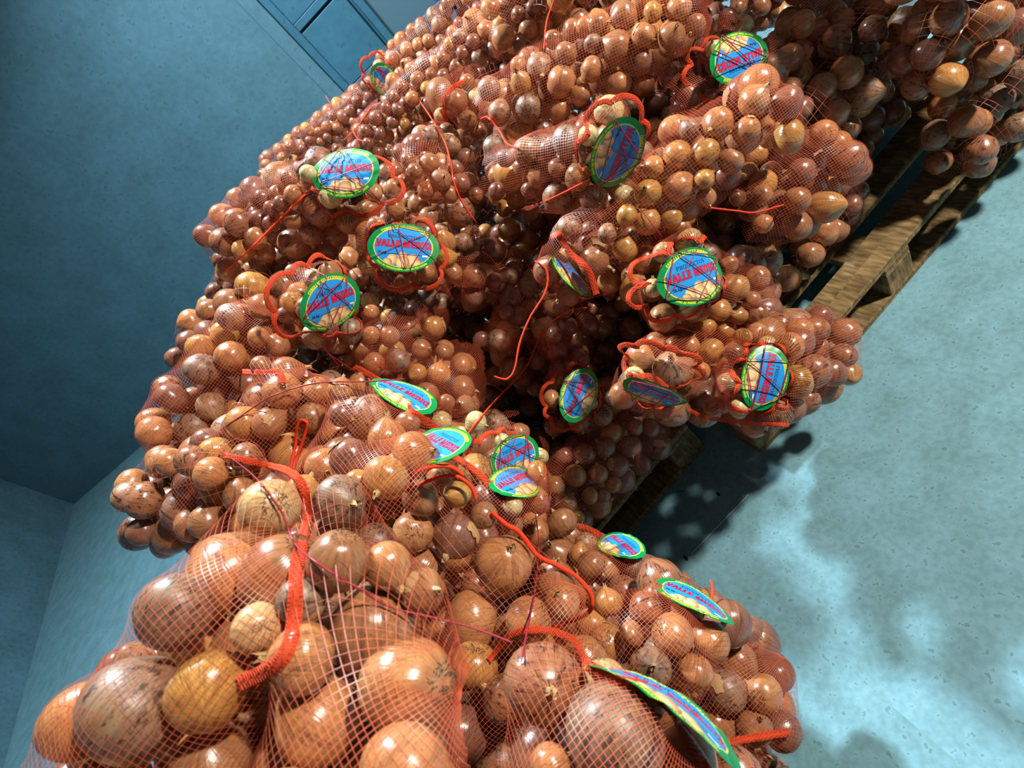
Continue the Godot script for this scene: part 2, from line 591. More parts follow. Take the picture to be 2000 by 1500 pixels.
func sack_table() -> Array:
	return [
	# ---- the far rows before the door
	{"id": "S1", "e": [725, 195, 2.55, 540, 330, 2.7, 0.10], "where": "in the farthest low sack by the grey wall", "label": "dusty net sack of small onions lying lowest against the grey wall", "hand": [
		1, [550,940,80,0, 690,860,100,2, 745,805,80,2, 770,750,80,2, 600,850,70,2, 640,930,80,2, 700,975,75,2, 555,1000,70,2, 500,960,65,2, 520,1030,60,2, 460,1080,70,2, 625,1015,70,2, 430,1030,60,2, 800,825,80,2, 850,765,75,2, 745,885,75,2, 380,1090,60,2]]},
	{"id": "S2", "e": [775, 140, 2.35, 1010, -40, 2.1, 0.115], "where": "in the sack right before the blue door", "label": "net sack lying along the blue door with small folded oval tag", "tag": [752, 158, 20, 30, 20, -15, 1, -1], "hand": [
		1, [940,485,90,4, 925,645,105,0, 1035,440,120,0, 1085,530,70,4, 1150,375,110,0, 1235,345,95,0, 1310,315,90,0, 1160,450,80,2, 1255,395,85,3, 880,700,85,2, 920,755,80,2, 855,640,80,3, 1390,300,90,2, 1340,360,90,2, 1470,235,80,2, 1530,170,90,2, 1590,130,90,2, 1660,60,90,2]]},
	{"id": "S3", "e": [735, 265, 1.95, 975, 70, 1.68, 0.125], "where": "in the long untagged sack on the ridge of the back stack", "label": "long untagged net sack lying along the ridge of the back stack", "hand": [
		1, [1540,270,110,3, 1640,160,170,0, 1735,220,140,0, 1810,190,120,1, 1640,310,110,2, 1555,380,110,2, 1780,350,130,2, 1660,430,130,3, 1460,320,90,1, 1410,420,110,0, 1505,490,110,2, 1395,560,115,2, 1290,635,110,1, 1225,580,110,0, 1270,460,100,2, 1180,510,100,0, 1620,520,110,3, 1110,640,100,2, 1185,720,110,0, 1060,700,80,2, 1000,790,100,2, 1080,800,100,2, 1300,770,130,2, 1040,890,100,2, 1125,905,90,1, 1240,870,100,2, 950,970,100,2, 920,870,110,2, 845,960,90,2, 840,870,80,2, 930,1100,100,2, 1005,1110,90,2, 870,1050,90,2, 1340,550,90,2, 1480,240,80,0]]},
	{"id": "S6", "e": [1010, 90, 1.5, 1110, -60, 1.5, 0.12], "where": "in the topmost sack against the frame of the door", "label": "untagged net sack with one red cord topping the back stack", "hand": [
		1, [1755,60,150,0], 2, [130,210,150,0, 60,350,100,3, 350,150,170,0, 230,190,120,0, 160,60,120,2, 50,110,90,2, 450,50,160,0, 170,350,70,4, 290,290,110,2]]},
	{"id": "S5", "e": [905, 205, 1.5, 1020, 90, 1.75, 0.11], "where": "in the half hidden sack with a wide red hem", "label": "half hidden net sack with a wide red hem under the ridge", "hand": [
		1, [1505,740,170,0, 1645,700,120,4, 1390,845,85,4, 1585,880,140,2, 1660,960,140,2, 1590,610,120,0]]},
	{"id": "S7", "e": [985, 235, 1.32, 1310, 75, 1.12, 0.125], "where": "in the big open-weave sack of pale onions atop the right stack", "label": "big open-weave net sack of pale onions lying atop the right stack", "hand": [
		1, [1745,650,170,3], 2, [80,630,170,1, 200,490,190,3, 395,400,170,0, 45,480,110,0, 365,600,215,0, 585,510,180,0, 600,320,130,3, 760,350,250,0, 820,120,190,0, 960,260,170,0, 1180,250,190,0, 1030,90,150,1, 1220,80,190,0, 620,180,150,0, 440,220,160,0, 540,190,120,0, 780,610,190,0, 960,450,180,2, 120,780,200,3, 350,810,170,0, 60,970,190,1, 300,290,120,2, 1340,190,160,0, 500,690,150,0]]},
	# ---- the left part of the back stack
	{"id": "S9", "e": [850, 340, 1.36, 905, 255, 1.7, 0.118], "where": "in the untagged round sack with a hanging cord", "label": "untagged round net sack end with a long cord hanging over it", "hand": [
		1, [1100,1120,140,2, 1210,1040,130,2, 1330,990,150,3, 1430,960,110,3, 1305,1200,150,0, 1160,1185,120,2, 1195,1245,110,2, 1290,1390,140,0, 1475,1080,170,3, 1500,1240,130,2, 1555,1140,130,2, 1120,1330,110,2, 1060,1250,90,2, 1400,1330,150,3, 1540,1340,150,2, 1610,1460,120,2], 3, [1560,160,230,2, 1450,60,130,0]]},
	{"id": "S10", "e": [650, 375, 1.26, 480, 470, 1.4, 0.125], "where": "in the tagged sack nearest the grey wall", "label": "orange net sack whose level oval tag faces up beside the grey wall", "tag": [676, 337, 66, -4, 6, -51, 1, 1], "hand": [
		1, [425,1270,90,4, 900,1430,130,4, 280,1310,130,2, 210,1440,110,2], 3, [510,180,280,2, 540,80,170,4, 700,250,220,0, 330,90,150,0, 230,120,110,2, 150,190,100,2, 310,250,150,0, 440,330,180,2, 320,430,240,2, 140,270,120,2, 110,500,150,0, 70,250,100,2, 620,370,190,2, 560,480,180,2, 90,100,120,2, 880,170,140,0]]},
	{"id": "S11", "e": [790, 475, 1.24, 830, 400, 1.6, 0.12], "where": "in the sack with the brightest upright tag", "label": "orange net sack end with upright oval tag in the gap between two others", "tag": [788, 484, 72, 6, 5, -47, -1, 1], "hand": [
		3, [870,580,170,4, 1430,540,150,1, 1060,180,150,0, 1230,150,170,0, 1280,640,140,0, 1130,730,160,0, 1310,240,150,0, 1390,340,110,3, 920,300,120,0, 960,690,120,2]]},
	{"id": "S12", "e": [648, 595, 1.18, 690, 520, 1.55, 0.118], "where": "in the lowest tagged sack above the near stack", "label": "orange net sack end with torn tilted oval tag just above the near stack", "tag": [646, 591, 58, -24, -10, -50, 1, -1], "hand": [
		3, [320,650,100,3, 450,690,150,4, 300,860,140,1, 470,1120,190,4, 870,860,130,4, 730,1080,170,3, 260,960,130,2, 640,1150,170,0, 880,940,120,0]]},
	{"id": "S20", "e": [925, 530, 1.42, 1000, 430, 1.75, 0.12], "where": "in the half lit untagged sack in the hollow", "label": "half lit untagged net sack high in the hollow of the stack", "hand": [
		3, [1770,490,200,2, 1560,430,180,3, 1640,670,180,2, 1480,650,150,0, 1790,720,150,2]]},
	{"id": "S21", "e": [770, 680, 1.25, 850, 570, 1.6, 0.118], "where": "in the sunny untagged sack below the upright tag", "label": "untagged net sack of bright onions below the upright oval tag", "hand": [
		3, [1005,1110,160,0, 1155,1050,170,0, 1340,1050,180,1, 1250,1210,150,0, 900,1310,170,0, 1080,1290,190,3, 820,1190,150,0, 740,1300,140,1, 870,1110,130,0, 1300,830,190,3, 1510,830,170,0]]},
	{"id": "S22", "e": [870, 765, 1.25, 960, 660, 1.6, 0.115], "where": "in the sack of golden onions under the hollow", "label": "untagged net sack of golden onions low beside the near stack", "hand": [
		3, [1375,1390,180,1, 1220,1380,140,1, 1545,1330,150,0, 1410,1230,130,0], 5, [1545,150,195,0, 1290,190,180,0, 1430,250,140,0, 1140,130,110,0, 1570,270,150,0, 1720,470,120,0]]},
	{"id": "S27", "e": [1010, 640, 1.42, 1080, 540, 1.75, 0.12], "where": "in the dark sack with a hanging loop of cord", "label": "dark net sack in the hollow with a cord hanging in a loop", "hand": [
		3, [1690,1140,130,2, 1820,1150,180,3, 1880,940,90,2], 4, [120,900,140,0, 260,800,170,2, 30,960,140,2]]},
	{"id": "S23", "e": [1095, 650, 1.42, 1170, 560, 1.75, 0.118], "where": "in the darkest sack under the right stack", "label": "darkest untagged net sack deep under the right stack", "hand": [
		4, [540,1020,170,2, 410,1040,150,2, 310,1100,130,2, 330,1220,150,2, 180,1300,130,0, 90,1100,120,2]]},
	{"id": "S28", "e": [985, 775, 1.42, 1070, 680, 1.75, 0.115], "where": "in the shaded sack behind the near stack", "label": "shaded untagged net sack between golden onions and the dim tag", "hand": [4, [240,1340,110,2, 90,1430,130,2, 170,1490,130,2]]},
	{"id": "S24", "e": [1135, 775, 1.36, 1200, 690, 1.7, 0.12], "where": "in the shaded sack with the dim tag", "label": "shaded net sack with a dim upright oval tag above the pallet", "tag": [1130, 772, 22, -50, -32, -18, 1, 1], "hand": [
		6, [490,380,170,0, 310,430,150,2, 290,220,130,0, 660,340,160,3, 690,130,150,2]]},
	{"id": "S25", "e": [1085, 975, 1.34, 1275, 800, 1.44, 0.118], "where": "in the bottom sack on the front edge of the pallet", "label": "untagged bottom net sack lying along the front edge of the pallet", "hand": [
		6, [460,785,175,1, 320,855,140,1, 395,990,165,0, 575,930,130,1, 475,1085,90,1, 630,770,150,0, 695,590,150,3, 530,630,170,2, 380,640,140,2, 760,700,180,2, 860,560,180,2, 895,440,130,2, 1015,430,140,2, 730,480,160,0, 740,840,120,1, 660,930,100,2, 910,290,130,2]]},
	{"id": "S26", "e": [1000, 895, 1.12, 1040, 820, 1.45, 0.10], "where": "in the sack wedged between near stack and pallet", "label": "net sack end with sunlit oval tag wedged behind the near stack", "tag": [1006, 893, 45, -25, -14, -36, 1, 1], "hand": [6, [60,470,150,0, 200,640,90,4], 5, [1850,540,130,4]]},
	# ---- the right stack
	{"id": "S8", "e": [1170, 310, 1.06, 985, 350, 1.28, 0.115], "where": "in the sack whose crumpled tag stands on end", "label": "orange net sack with crumpled oval tag standing on end", "tag": [1205, 300, -28, 68, 45, 12, 1, 1], "hand": [
		2, [710,810,220,4, 560,990,150,4, 400,1030,210,3, 270,1090,120,2, 480,1300,200,0, 330,1230,130,0, 210,1290,200,0, 70,1230,100,0, 130,1390,120,2, 820,1430,100,4], 1, [1860,1160,130,2, 1800,1400,120,2]]},
	{"id": "S13", "e": [1135, 500, 1.14, 1450, 260, 1.0, 0.12], "where": "in the long sack sloping across the right stack", "label": "long net sack of pale onions with a tag folded over its mouth", "tag": [1114, 536, 38, 44, 10, -12, 1, -1, 1.2], "hand": [
		4, [420,320,190,3, 600,560,230,0, 710,720,170,1, 830,470,190,1, 700,360,150,3, 850,230,130,1, 990,270,200,1, 1160,250,160,1], 2, [1040,1240,170,1, 1230,1370,230,0, 1000,1400,200,1, 1200,1140,210,1, 1430,1120,200,1, 1500,910,230,0, 1720,960,210,0, 1770,740,220,0, 1400,1330,150,1, 1300,950,150,3, 1600,1180,190,0, 1420,1430,130,0]]},
	{"id": "S14", "e": [1440, 115, 1.2, 1580, 10, 1.4, 0.12], "where": "in the shadowed sack with the upside-down tag", "label": "shadowed net sack with an upside-down oval tag", "tag": [1442, 112, -55, 22, 14, 48, 1, 1], "hand": [
		2, [1700,180,130,4, 1490,370,140,4, 1580,130,130,2, 1400,350,120,2]]},
	{"id": "S30", "e": [1330, 215, 1.25, 1480, 120, 1.3, 0.11], "where": "in the unlit sack below the upside-down tag", "label": "unlit untagged net sack filling the gap below the upside-down tag", "hand": [2, [1150,560,150,2, 1290,700,150,2]]},
	{"id": "S19", "e": [1440, 440, 1.2, 1590, 340, 1.15, 0.115], "where": "in the dim sack behind the row of tagged ends", "label": "dim untagged net sack with a red cord lying across its top", "hand": [
		2, [1830,1360,200,1, 1740,1260,130,1, 1790,1130,150,1], 4, [1830,60,150,0, 1840,290,140,0, 1650,100,130,0]]},
	{"id": "S16", "e": [1325, 555, 1.05, 1440, 590, 1.25, 0.118], "where": "in the sack with the sharpest tilted tag", "label": "net sack end with unrolled tilted oval tag laced by purple threads", "tag": [1355, 540, 62, -22, -18, -52, -1, 1], "hand": [
		4, [1110,500,150,4, 1300,430,210,4, 900,770,220,1, 1030,760,130,4, 1100,980,220,0, 1310,900,170,4, 1640,760,190,1, 1520,920,160,1, 1800,690,180,0, 1760,850,110,0, 1660,960,130,1, 1570,1070,140,1, 1430,1050,130,1, 1590,590,90,0]]},
	{"id": "S17", "e": [1285, 735, 1.05, 1400, 650, 1.25, 0.11], "where": "in the overhanging sack with a drooping tag", "label": "overhanging net sack with a tag drooping beneath one large grey onion", "tag": [1279, 768, 58, 24, 10, -16, 1, -1], "hand": [
		4, [1180,1360,300,3, 930,1280,200,0, 900,1390,150,4, 1460,1220,190,1, 1300,1180,150,1, 1380,1370,130,1, 1050,1150,130,0]]},
	{"id": "S18", "e": [1465, 745, 1.05, 1590, 690, 1.25, 0.118], "where": "in the sack overhanging the right pallet", "label": "net sack end overhanging the right pallet with a tag on end", "tag": [1493, 738, -15, 64, 45, 10, 1, -1], "hand": [
		4, [1800,1100,160,0, 1860,1170,70,4, 1630,1230,130,0, 1690,1120,90,1], 6, [1590,110,180,4, 1680,290,160,4, 1480,280,150,0]]},
	# ---- the near stack
	{"id": "F3", "m": [548, 600, 1.28, 0.1, 0.11], "where": "in the cut-off sack beside the torn tag", "label": "net sack at the back of the near stack beside the torn tag", "hand": [3, [90,900,210,0, 60,1120,150,0, 190,1180,180,0]]},
	{"id": "F2", "m": [650, 725, 1.08, 0.05, 0.105], "where": "in the near sack with a standing loop of red cord", "label": "near net sack with a standing loop of thick red cord", "hand": [
		3, [250,1380,220,0, 80,1330,120,0], 5, [230,190,280,0, 470,190,220,0, 150,370,240,0, 450,330,220,0, 610,470,260,0, 320,640,380,1]]},
	{"id": "F1", "m": [805, 778, 0.96, 0.0, 0.105], "where": "in the near sack with the rolled tag edge", "label": "near net sack with a rolled tag curling off its red hem", "tag": [788, 770, 58, 32, 16, -18, 1, 1, 0.96], "hand": [
		5, [660,150,190,0, 880,280,360,3, 680,330,180,2, 1020,500,300,0, 1390,390,160,4, 1140,370,150,0, 1540,500,170,4, 1640,400,120,4]]},
	{"id": "F4", "m": [872, 876, 0.8, 0.05, 0.105], "where": "in the near sack with a sliver of blue tag", "label": "near net sack showing only a sliver of its blue tag", "tag": [858, 871, 36, 20, 9, -12, 1, 1, 0.8], "hand": [
		5, [1180,640,330,0, 720,670,280,2, 990,790,330,1, 780,860,200,1, 650,860,180,0]]},
	{"id": "F12", "m": [770, 1075, 0.7, 0.05, 0.10], "where": "in the near sack of root-tufted onions", "label": "near net sack of onions with dark root tufts", "hand": [
		5, [650,1000,370,3, 620,1200,380,0, 900,1290,300,3, 560,1420,380,0, 930,1440,300,0, 400,900,200,1]]},
	{"id": "F5", "m": [1042, 948, 1.08, 0.05, 0.10], "where": "in the near sack under the twin cord loops", "label": "near net sack below twin loops of red cord", "tag": [1008, 942, 40, -16, -12, -18, 1, 1, 1.06], "hand": [
		5, [1440,790,240,0, 1640,760,260,1, 1830,740,150,0], 6, [60,780,140,0, 170,750,130,1, 30,960,150,4, 190,970,200,0]]},
	{"id": "F6", "m": [1160, 1140, 0.8, -0.05, 0.105], "where": "in the near sack ringed by the thick cord", "label": "near net sack with one large onion and a thick orange cord round it", "hand": [
		5, [1240,960,260,0, 1190,1210,300,0, 1500,1220,340,2, 1510,920,170,1, 1850,1430,440,0, 1260,1450,330,0, 1700,1080,170,0], 7, [1610,430,420,0], 8, [370,280,260,0]]},
	{"id": "F7", "m": [1225, 1075, 1.14, 0.0, 0.10], "where": "in the lower near sack over the aisle", "label": "lower net sack of the near stack reaching out over the aisle", "tag": [1212, 1066, 30, 24, 5, -7, 1, 1, 1.14], "hand": [
		6, [360,1130,220,0, 180,1200,220,0, 350,1370,240,0, 500,1370,140,1, 690,1390,220,0, 540,1280,150,3, 560,1480,220,0, 860,1480,180,3], 8, [540,110,200,0, 820,160,260,2]]},
	{"id": "F8", "m": [1352, 1178, 0.88, 0.05, 0.105], "where": "in the lower near sack with the tag over its edge", "label": "lower net sack with a long tag hanging over its aisle edge", "tag": [1356, 1172, 76, 42, 12, -16, 1, 1, 0.88], "hand": [
		8, [1000,360,240,2, 690,310,200,1, 600,430,230,1, 690,590,270,1, 880,520,160,0, 1060,690,290,3, 1110,570,310,0, 1290,340,230,3, 1060,220,200,2, 1430,560,290,0, 1340,790,260,0]]},
	{"id": "F13", "m": [1520, 1290, 0.98, -0.05, 0.105], "where": "in the lowest near sack by the bare floor", "label": "lowest net sack of the near stack beside the bare floor", "hand": [
		8, [1640,740,310,0, 1270,910,260,0, 1570,970,290,3, 1510,1150,320,0, 1820,960,260,0, 1770,1200,260,0]]},
	{"id": "F9", "m": [925, 1320, 0.44, 0.0, 0.10], "where": "in the tight orange sack under the lens", "label": "tight orange net sack of large onions topping the near stack", "hand": [
		7, [480,1060,660,0, 1120,940,680,0, 900,480,660,0, 440,690,480,0, 1130,1430,680,0, 640,50,420,0, 980,60,300,0, 1180,210,260,0, 420,300,260,3]]},
	{"id": "F10", "m": [600, 1080, 0.52, 0.1, 0.10], "where": "peeping bare from the red hem", "label": "net sack mouth with bare onions inside a thick red hem", "hand": [5, [140,1020,430,4], 7, [60,470,270,4]]},
	{"id": "F11", "m": [1345, 1385, 0.51, -0.05, 0.10], "where": "in the pinkish topmost near sack", "label": "pinkish net sack of very large onions with a tag curled over its hem", "tag": [1300, 1365, 150, 100, 10, -14, 1, 1, 0.51], "hand": [
		8, [230,880,560,2, 770,1190,720,3, 280,1500,300,0, 750,740,330,4, 1000,900,300,4]]},
	]

# sacks that carry the stacks from below (only glimpses of them show), and some added for the shade they cast: centre, direction, radius
func base_table() -> Array:
	var out := []
	for q in [[-0.40, 0.27, -0.95], [-0.42, 0.25, -0.62], [-0.40, 0.25, -0.36], [-0.40, 0.27, -0.1], [-0.40, 0.5, -0.95], [-0.46, 0.5, -0.22], [-0.40, 0.5, 0.02], [-0.42, 0.72, -0.98], [-0.56, 0.72, -0.72], [-0.46, 0.70, -0.2], [-0.42, 0.72, 0.04], [-0.62, 0.94, -0.85], [-0.62, 0.92, -0.08], [-0.66, 0.72, -0.45], [-0.60, 0.5, -0.6]]:
		out.append([Vector3(q[0], q[1], q[2]), Vector3(0.17, 0, 0), 0.12])
	for q in [[-0.45, 0.27, -1.25], [-0.1, 0.27, -1.5], [0.2, 0.27, -1.45], [-0.35, 0.5, -1.45], [0.0, 0.5, -1.65], [-0.3, 0.72, -1.7], [0.15, 0.72, -1.85]]:
		out.append([Vector3(q[0], q[1], q[2]), Vector3(0.0, 0, 0.16), 0.12])
	for q in [[0.75, 0.27, -1.0], [0.75, 0.27, -1.3], [0.8, 0.5, -1.25], [1.05, 0.5, -1.0], [0.75, 0.5, -1.55], [0.75, 0.72, -1.5]]:
		out.append([Vector3(q[0], q[1], q[2]), Vector3(0.18, 0, 0), 0.12])
	for q in [[1.35, 0.27, -1.1], [1.35, 0.27, -1.4], [1.4, 0.5, -1.2], [1.4, 0.72, -1.15], [1.4, 0.5, -1.5], [1.4, 0.72, -1.45], [1.45, 0.94, -1.3], [1.35, 0.27, -0.78], [1.35, 0.5, -0.8], [1.36, 0.72, -0.8], [1.38, 0.93, -0.82], [1.4, 1.13, -0.85], [1.0, 0.95, -1.5], [1.1, 1.14, -1.4]]:  # sacks added beyond and behind the right stack to shade its outer end
		out.append([Vector3(q[0], q[1], q[2]), Vector3(0.16, 0, 0), 0.12])
	for q in [[0.5, 0.35, -2.3], [1.1, 0.35, -2.2], [0.5, 0.6, -2.35], [1.1, 0.6, -2.2], [0.55, 0.8, -2.1], [1.2, 0.8, -1.95], [0.2, 0.27, -2.8], [0.2, 0.5, -2.8], [0.25, 0.74, -2.8], [-0.2, 0.27, -2.0], [-0.2, 0.5, -2.0]]:
		out.append([Vector3(q[0], q[1], q[2]), Vector3(0.2, 0, 0), 0.13])
	for q in [[920, 580, 1.85], [1060, 470, 1.9], [860, 450, 1.85], [1240, 640, 1.7], [1180, 480, 1.6], [1000, 330, 1.7], [760, 580, 1.7], [1080, 830, 1.75], [1390, 480, 1.45], [930, 200, 2.0], [1180, 30, 1.75], [700, 760, 1.35], [1250, 200, 1.6], [520, 560, 1.62], [470, 650, 1.45], [450, 870, 1.3], [400, 960, 1.1], [560, 700, 1.5], [1345, 120, 1.95], [1450, 20, 2.15], [1290, 60, 2.0], [1560, -40, 2.1], [900, 520, 2.05], [850, 560, 1.98], [700, 540, 1.85], [620, 700, 1.85], [1100, 560, 2.0], [960, 680, 1.95], [1240, 560, 1.85], [1420, 420, 1.75], [1300, 300, 1.75]]:
		out.append([pix(q[0], q[1], q[2]), Vector3(0.1, 0, 0.1), 0.12])
	return out

func closest_on_axis(s: Dictionary, p: Vector3) -> Vector3:
	return Geometry3D.get_closest_point_to_segment(p, s.A, s.B)

func add_onion(p: Vector3, r: float, sack: int, kind: int, hand: int) -> void:
	opos.append(p)
	orad.append(r)
	osack.append(sack)
	okind.append(kind)
	ohand.append(hand)

func lay_out() -> void:
	var table := sack_table()
	for t in table:
		if t.has("m"):   # lies across the aisle's side, mouth out: mouth's place, its depth, slant
			var q: Array = t.m
			var dir := Vector3(-1, 0, q[3]).normalized()
			t.R = q[4]
			t.A = pix(q[0], q[1], q[2]) + dir * (q[4] * 0.9)
			t.B = t.A + dir * 0.24
		else:
			var e: Array = t.e
			var R: float = e[6]
			t.A = pix(e[0], e[1], e[2] + 0.85 * R)
			t.B = pix(e[3], e[4], e[5] + 0.85 * R)
			t.R = R
		t.n = sacks.size()
		t.base = false
		sack_of[t.id] = t.n
		sacks.append(t)
	for q in base_table():
		sacks.append({"id": "base", "A": q[0] - q[1], "B": q[0] + q[1], "R": q[2], "n": sacks.size(), "base": true, "where": "", "label": "", "hand": []})
	# labels: a rigid card of 17 x 11.5 cm seen at the given half axes
	for t in sacks:
		if t.has("tag"):
			var g: Array = t.tag
			var d := 0.0
			var front := pix(g[0], g[1], 1.0)
			# depth where the line of sight meets the sack's near side
			var best := 0.0
			var dir := (front - EYE).normalized()
			var c := Geometry3D.get_closest_points_between_segments(EYE, EYE + dir * 4.0, t.A, t.B)
			var off: float = c[0].distance_to(c[1])
			best = EYE.distance_to(c[0]) - sqrt(maxf(0.0, t.R * t.R - off * off)) - 0.006
			var o := EYE + dir * best
			if g.size() > 8:
				o = pix(g[0], g[1], g[8])
			d = (o - EYE).dot(AF)
			var a := 0.085
			var b := 0.0585
			# the card's tilt that best shows both half axes as they are seen
			var op := to_pix(o)
			var v2 := Vector2(g[4], g[5])
			var u := Vector3.ZERO
			var v := Vector3.ZERO
			var least := 1e9
			var outward: Vector3 = (o - closest_on_axis(t, o)).normalized() if g.size() == 8 else Vector3(0.75, 0.65, 0.1)
			t.size = 1.0
			for trial in 10:
				var sg := 1.0 if trial % 2 == 0 else -1.0
				var ks := 1.0 - 0.06 * (trial / 2)
				var uu := Vector3.ZERO
				var off_by := 1e9
				for k in 60:
					var dz: float = sg * a * 1.1 * k / 59.0
					var w: Vector3 = (pix(op.x + g[2], op.y + g[3], op.z + dz) - pix(op.x - g[2], op.y - g[3], op.z - dz)) * 0.5
					if absf(w.length() - a * ks) < off_by:
						off_by = absf(w.length() - a * ks)
						uu = w.normalized()
				var e1: Vector3 = uu.cross(AF).normalized()
				var e2: Vector3 = uu.cross(e1)
				for k in 360:
					var w: Vector3 = e1 * cos(TAU * k / 360.0) + e2 * sin(TAU * k / 360.0)
					var q := (to_pix(o + w * b * ks) - to_pix(o - w * b * ks)) * 0.5
					var err := Vector2(q.x, q.y).distance_to(v2) / maxf(v2.length(), 20.0) + off_by / a + 0.25 * (1.0 - ks)
					if uu.cross(w).dot((EYE - o).normalized()) < 0.10:
						err += 9.0
					err -= 0.02 * uu.cross(w).dot(outward)
					if err < least:
						least = err
						u = uu
						v = w
						t.size = ks
			var n: Vector3 = u.cross(v).normalized()
			t.fr = [o, u, v, n]
			set_pins(t)
	# onions read off the photograph, set into the near side of their sack
	for t in sacks:
		var h: Array = t.hand
		for ci in range(0, h.size(), 2):
			var off: Array = CROP[h[ci]]
			var l: Array = h[ci + 1]
			for k in range(0, l.size(), 4):
				var px: float = off[0] + l[k] / CROP_SCALE
				var py: float = off[1] + l[k + 1] / CROP_SCALE
				var dp: float = l[k + 2] / CROP_SCALE
				var dir := ray(px, py)
				var c := Geometry3D.get_closest_points_between_segments(EYE, EYE + dir * 4.0, t.A, t.B)
				var dd: float = (c[0] - EYE).dot(AF)
				var dist: float = c[0].distance_to(c[1])
				var r := clampf(dp * (dd - 0.06) / (2.0 * FOCAL), 0.020, 0.052)
				dd -= sqrt(maxf(0.0, (t.R - r) * (t.R - r) - dist * dist)) / dir.length()
				r = clampf(dp * dd / (2.0 * FOCAL), 0.020, 0.050)
				add_onion(EYE + dir * dd, r, t.n, l[k + 3], 1)
	var nh := opos.size()
	var hp := PackedVector3Array()
	for i in nh:
		hp.append(to_pix(opos[i]))
	# the deep gaps between sacks that the photograph shows: nothing there nearer than the given depth
	var gaps := [[960, 440, 45, 1.8], [1000, 470, 35, 1.8], [1270, 190, 50, 1.6], [1330, 175, 55, 1.6], [1245, 225, 36, 1.6], [1440, 470, 45, 1.6], [1400, 440, 40, 1.5], [1230, 650, 40, 1.7], [1170, 610, 40, 1.65], [600, 705, 36, 1.7], [575, 508, 30, 1.6], [700, 535, 24, 1.6], [965, 130, 34, 1.85], [880, 148, 20, 1.95], [1020, 425, 36, 1.7], [1055, 455, 42, 1.75], [1040, 810, 50, 1.75], [1060, 860, 40, 1.7], [1480, 505, 40, 1.6], [1190, 700, 40, 1.7], [1340, 830, 45, 2.4], [1400, 850, 45, 2.4], [940, 640, 36, 1.75], [900, 640, 30, 1.75], [1240, 850, 30, 1.7], [1470, 20, 55, 1.9], [1420, 30, 30, 1.7], [880, 420, 26, 1.7], [760, 590, 24, 1.65], [1490, 600, 28, 1.6], [1500, 470, 40, 1.6], [1380, 190, 40, 1.5]]
	# the seams along which one sack ends and the next, farther one begins: way points, least depth
	var seams := [
		[2.0, 745,290, 755,330, 765,370, 740,388], [1.85, 590,288, 640,268, 700,270], [1.95, 935,250, 940,320, 940,400, 945,450], [1.65, 950,300, 1060,245, 1140,200],
		[1.6, 1240,230, 1300,200, 1345,150, 1350,90], [1.5, 1240,420, 1200,440, 1130,425, 1080,432], [1.55, 1205,540, 1215,500, 1260,470, 1300,455], [1.6, 1430,440, 1420,390, 1470,330, 1510,290],
		[1.5, 1205,590, 1200,645, 1260,652, 1330,642, 1400,668, 1450,655], [1.5, 1390,780, 1385,725, 1410,690], [1.85, 685,470, 690,540, 740,578, 840,578, 890,520, 897,450, 860,400], [1.8, 540,565, 560,520, 650,505, 735,560, 748,620, 700,685, 600,695],
		[1.55, 785,740, 840,690, 885,640], [1.6, 950,700, 965,770, 930,812], [1.85, 870,150, 930,120, 1000,108], [1.95, 780,245, 850,228, 905,240], [1.5, 1355,60, 1370,130, 1395,195], [1.62, 1065,855, 1150,862, 1220,805],
		[0.75, 790,1100, 850,1210, 920,1340, 985,1490], [0.95, 735,960, 760,1010, 800,1110], [0.68, 950,1290, 1000,1235, 1100,1228, 1130,1255], [0.98, 1165,1140, 1160,1205, 1110,1232], [1.2, 640,715, 652,800], [1.0, 720,1000, 790,965, 850,930]]
	for sm in seams:
		for k in range(1, sm.size() - 2, 2):
			var a := Vector2(sm[k], sm[k + 1])
			var b := Vector2(sm[k + 2], sm[k + 3])
			var steps := ceili(a.distance_to(b) / 22.0)
			for q in steps + 1:
				var p := a.lerp(b, float(q) / steps)
				gaps.append([p.x, p.y, 10.0, sm[0]])
	# fill the rest of every sack
	var cells := {}
	for i in nh:
		var key := Vector3i((opos[i] * 10.0).floor())
		if not cells.has(key):
			cells[key] = []
		cells[key].append(i)
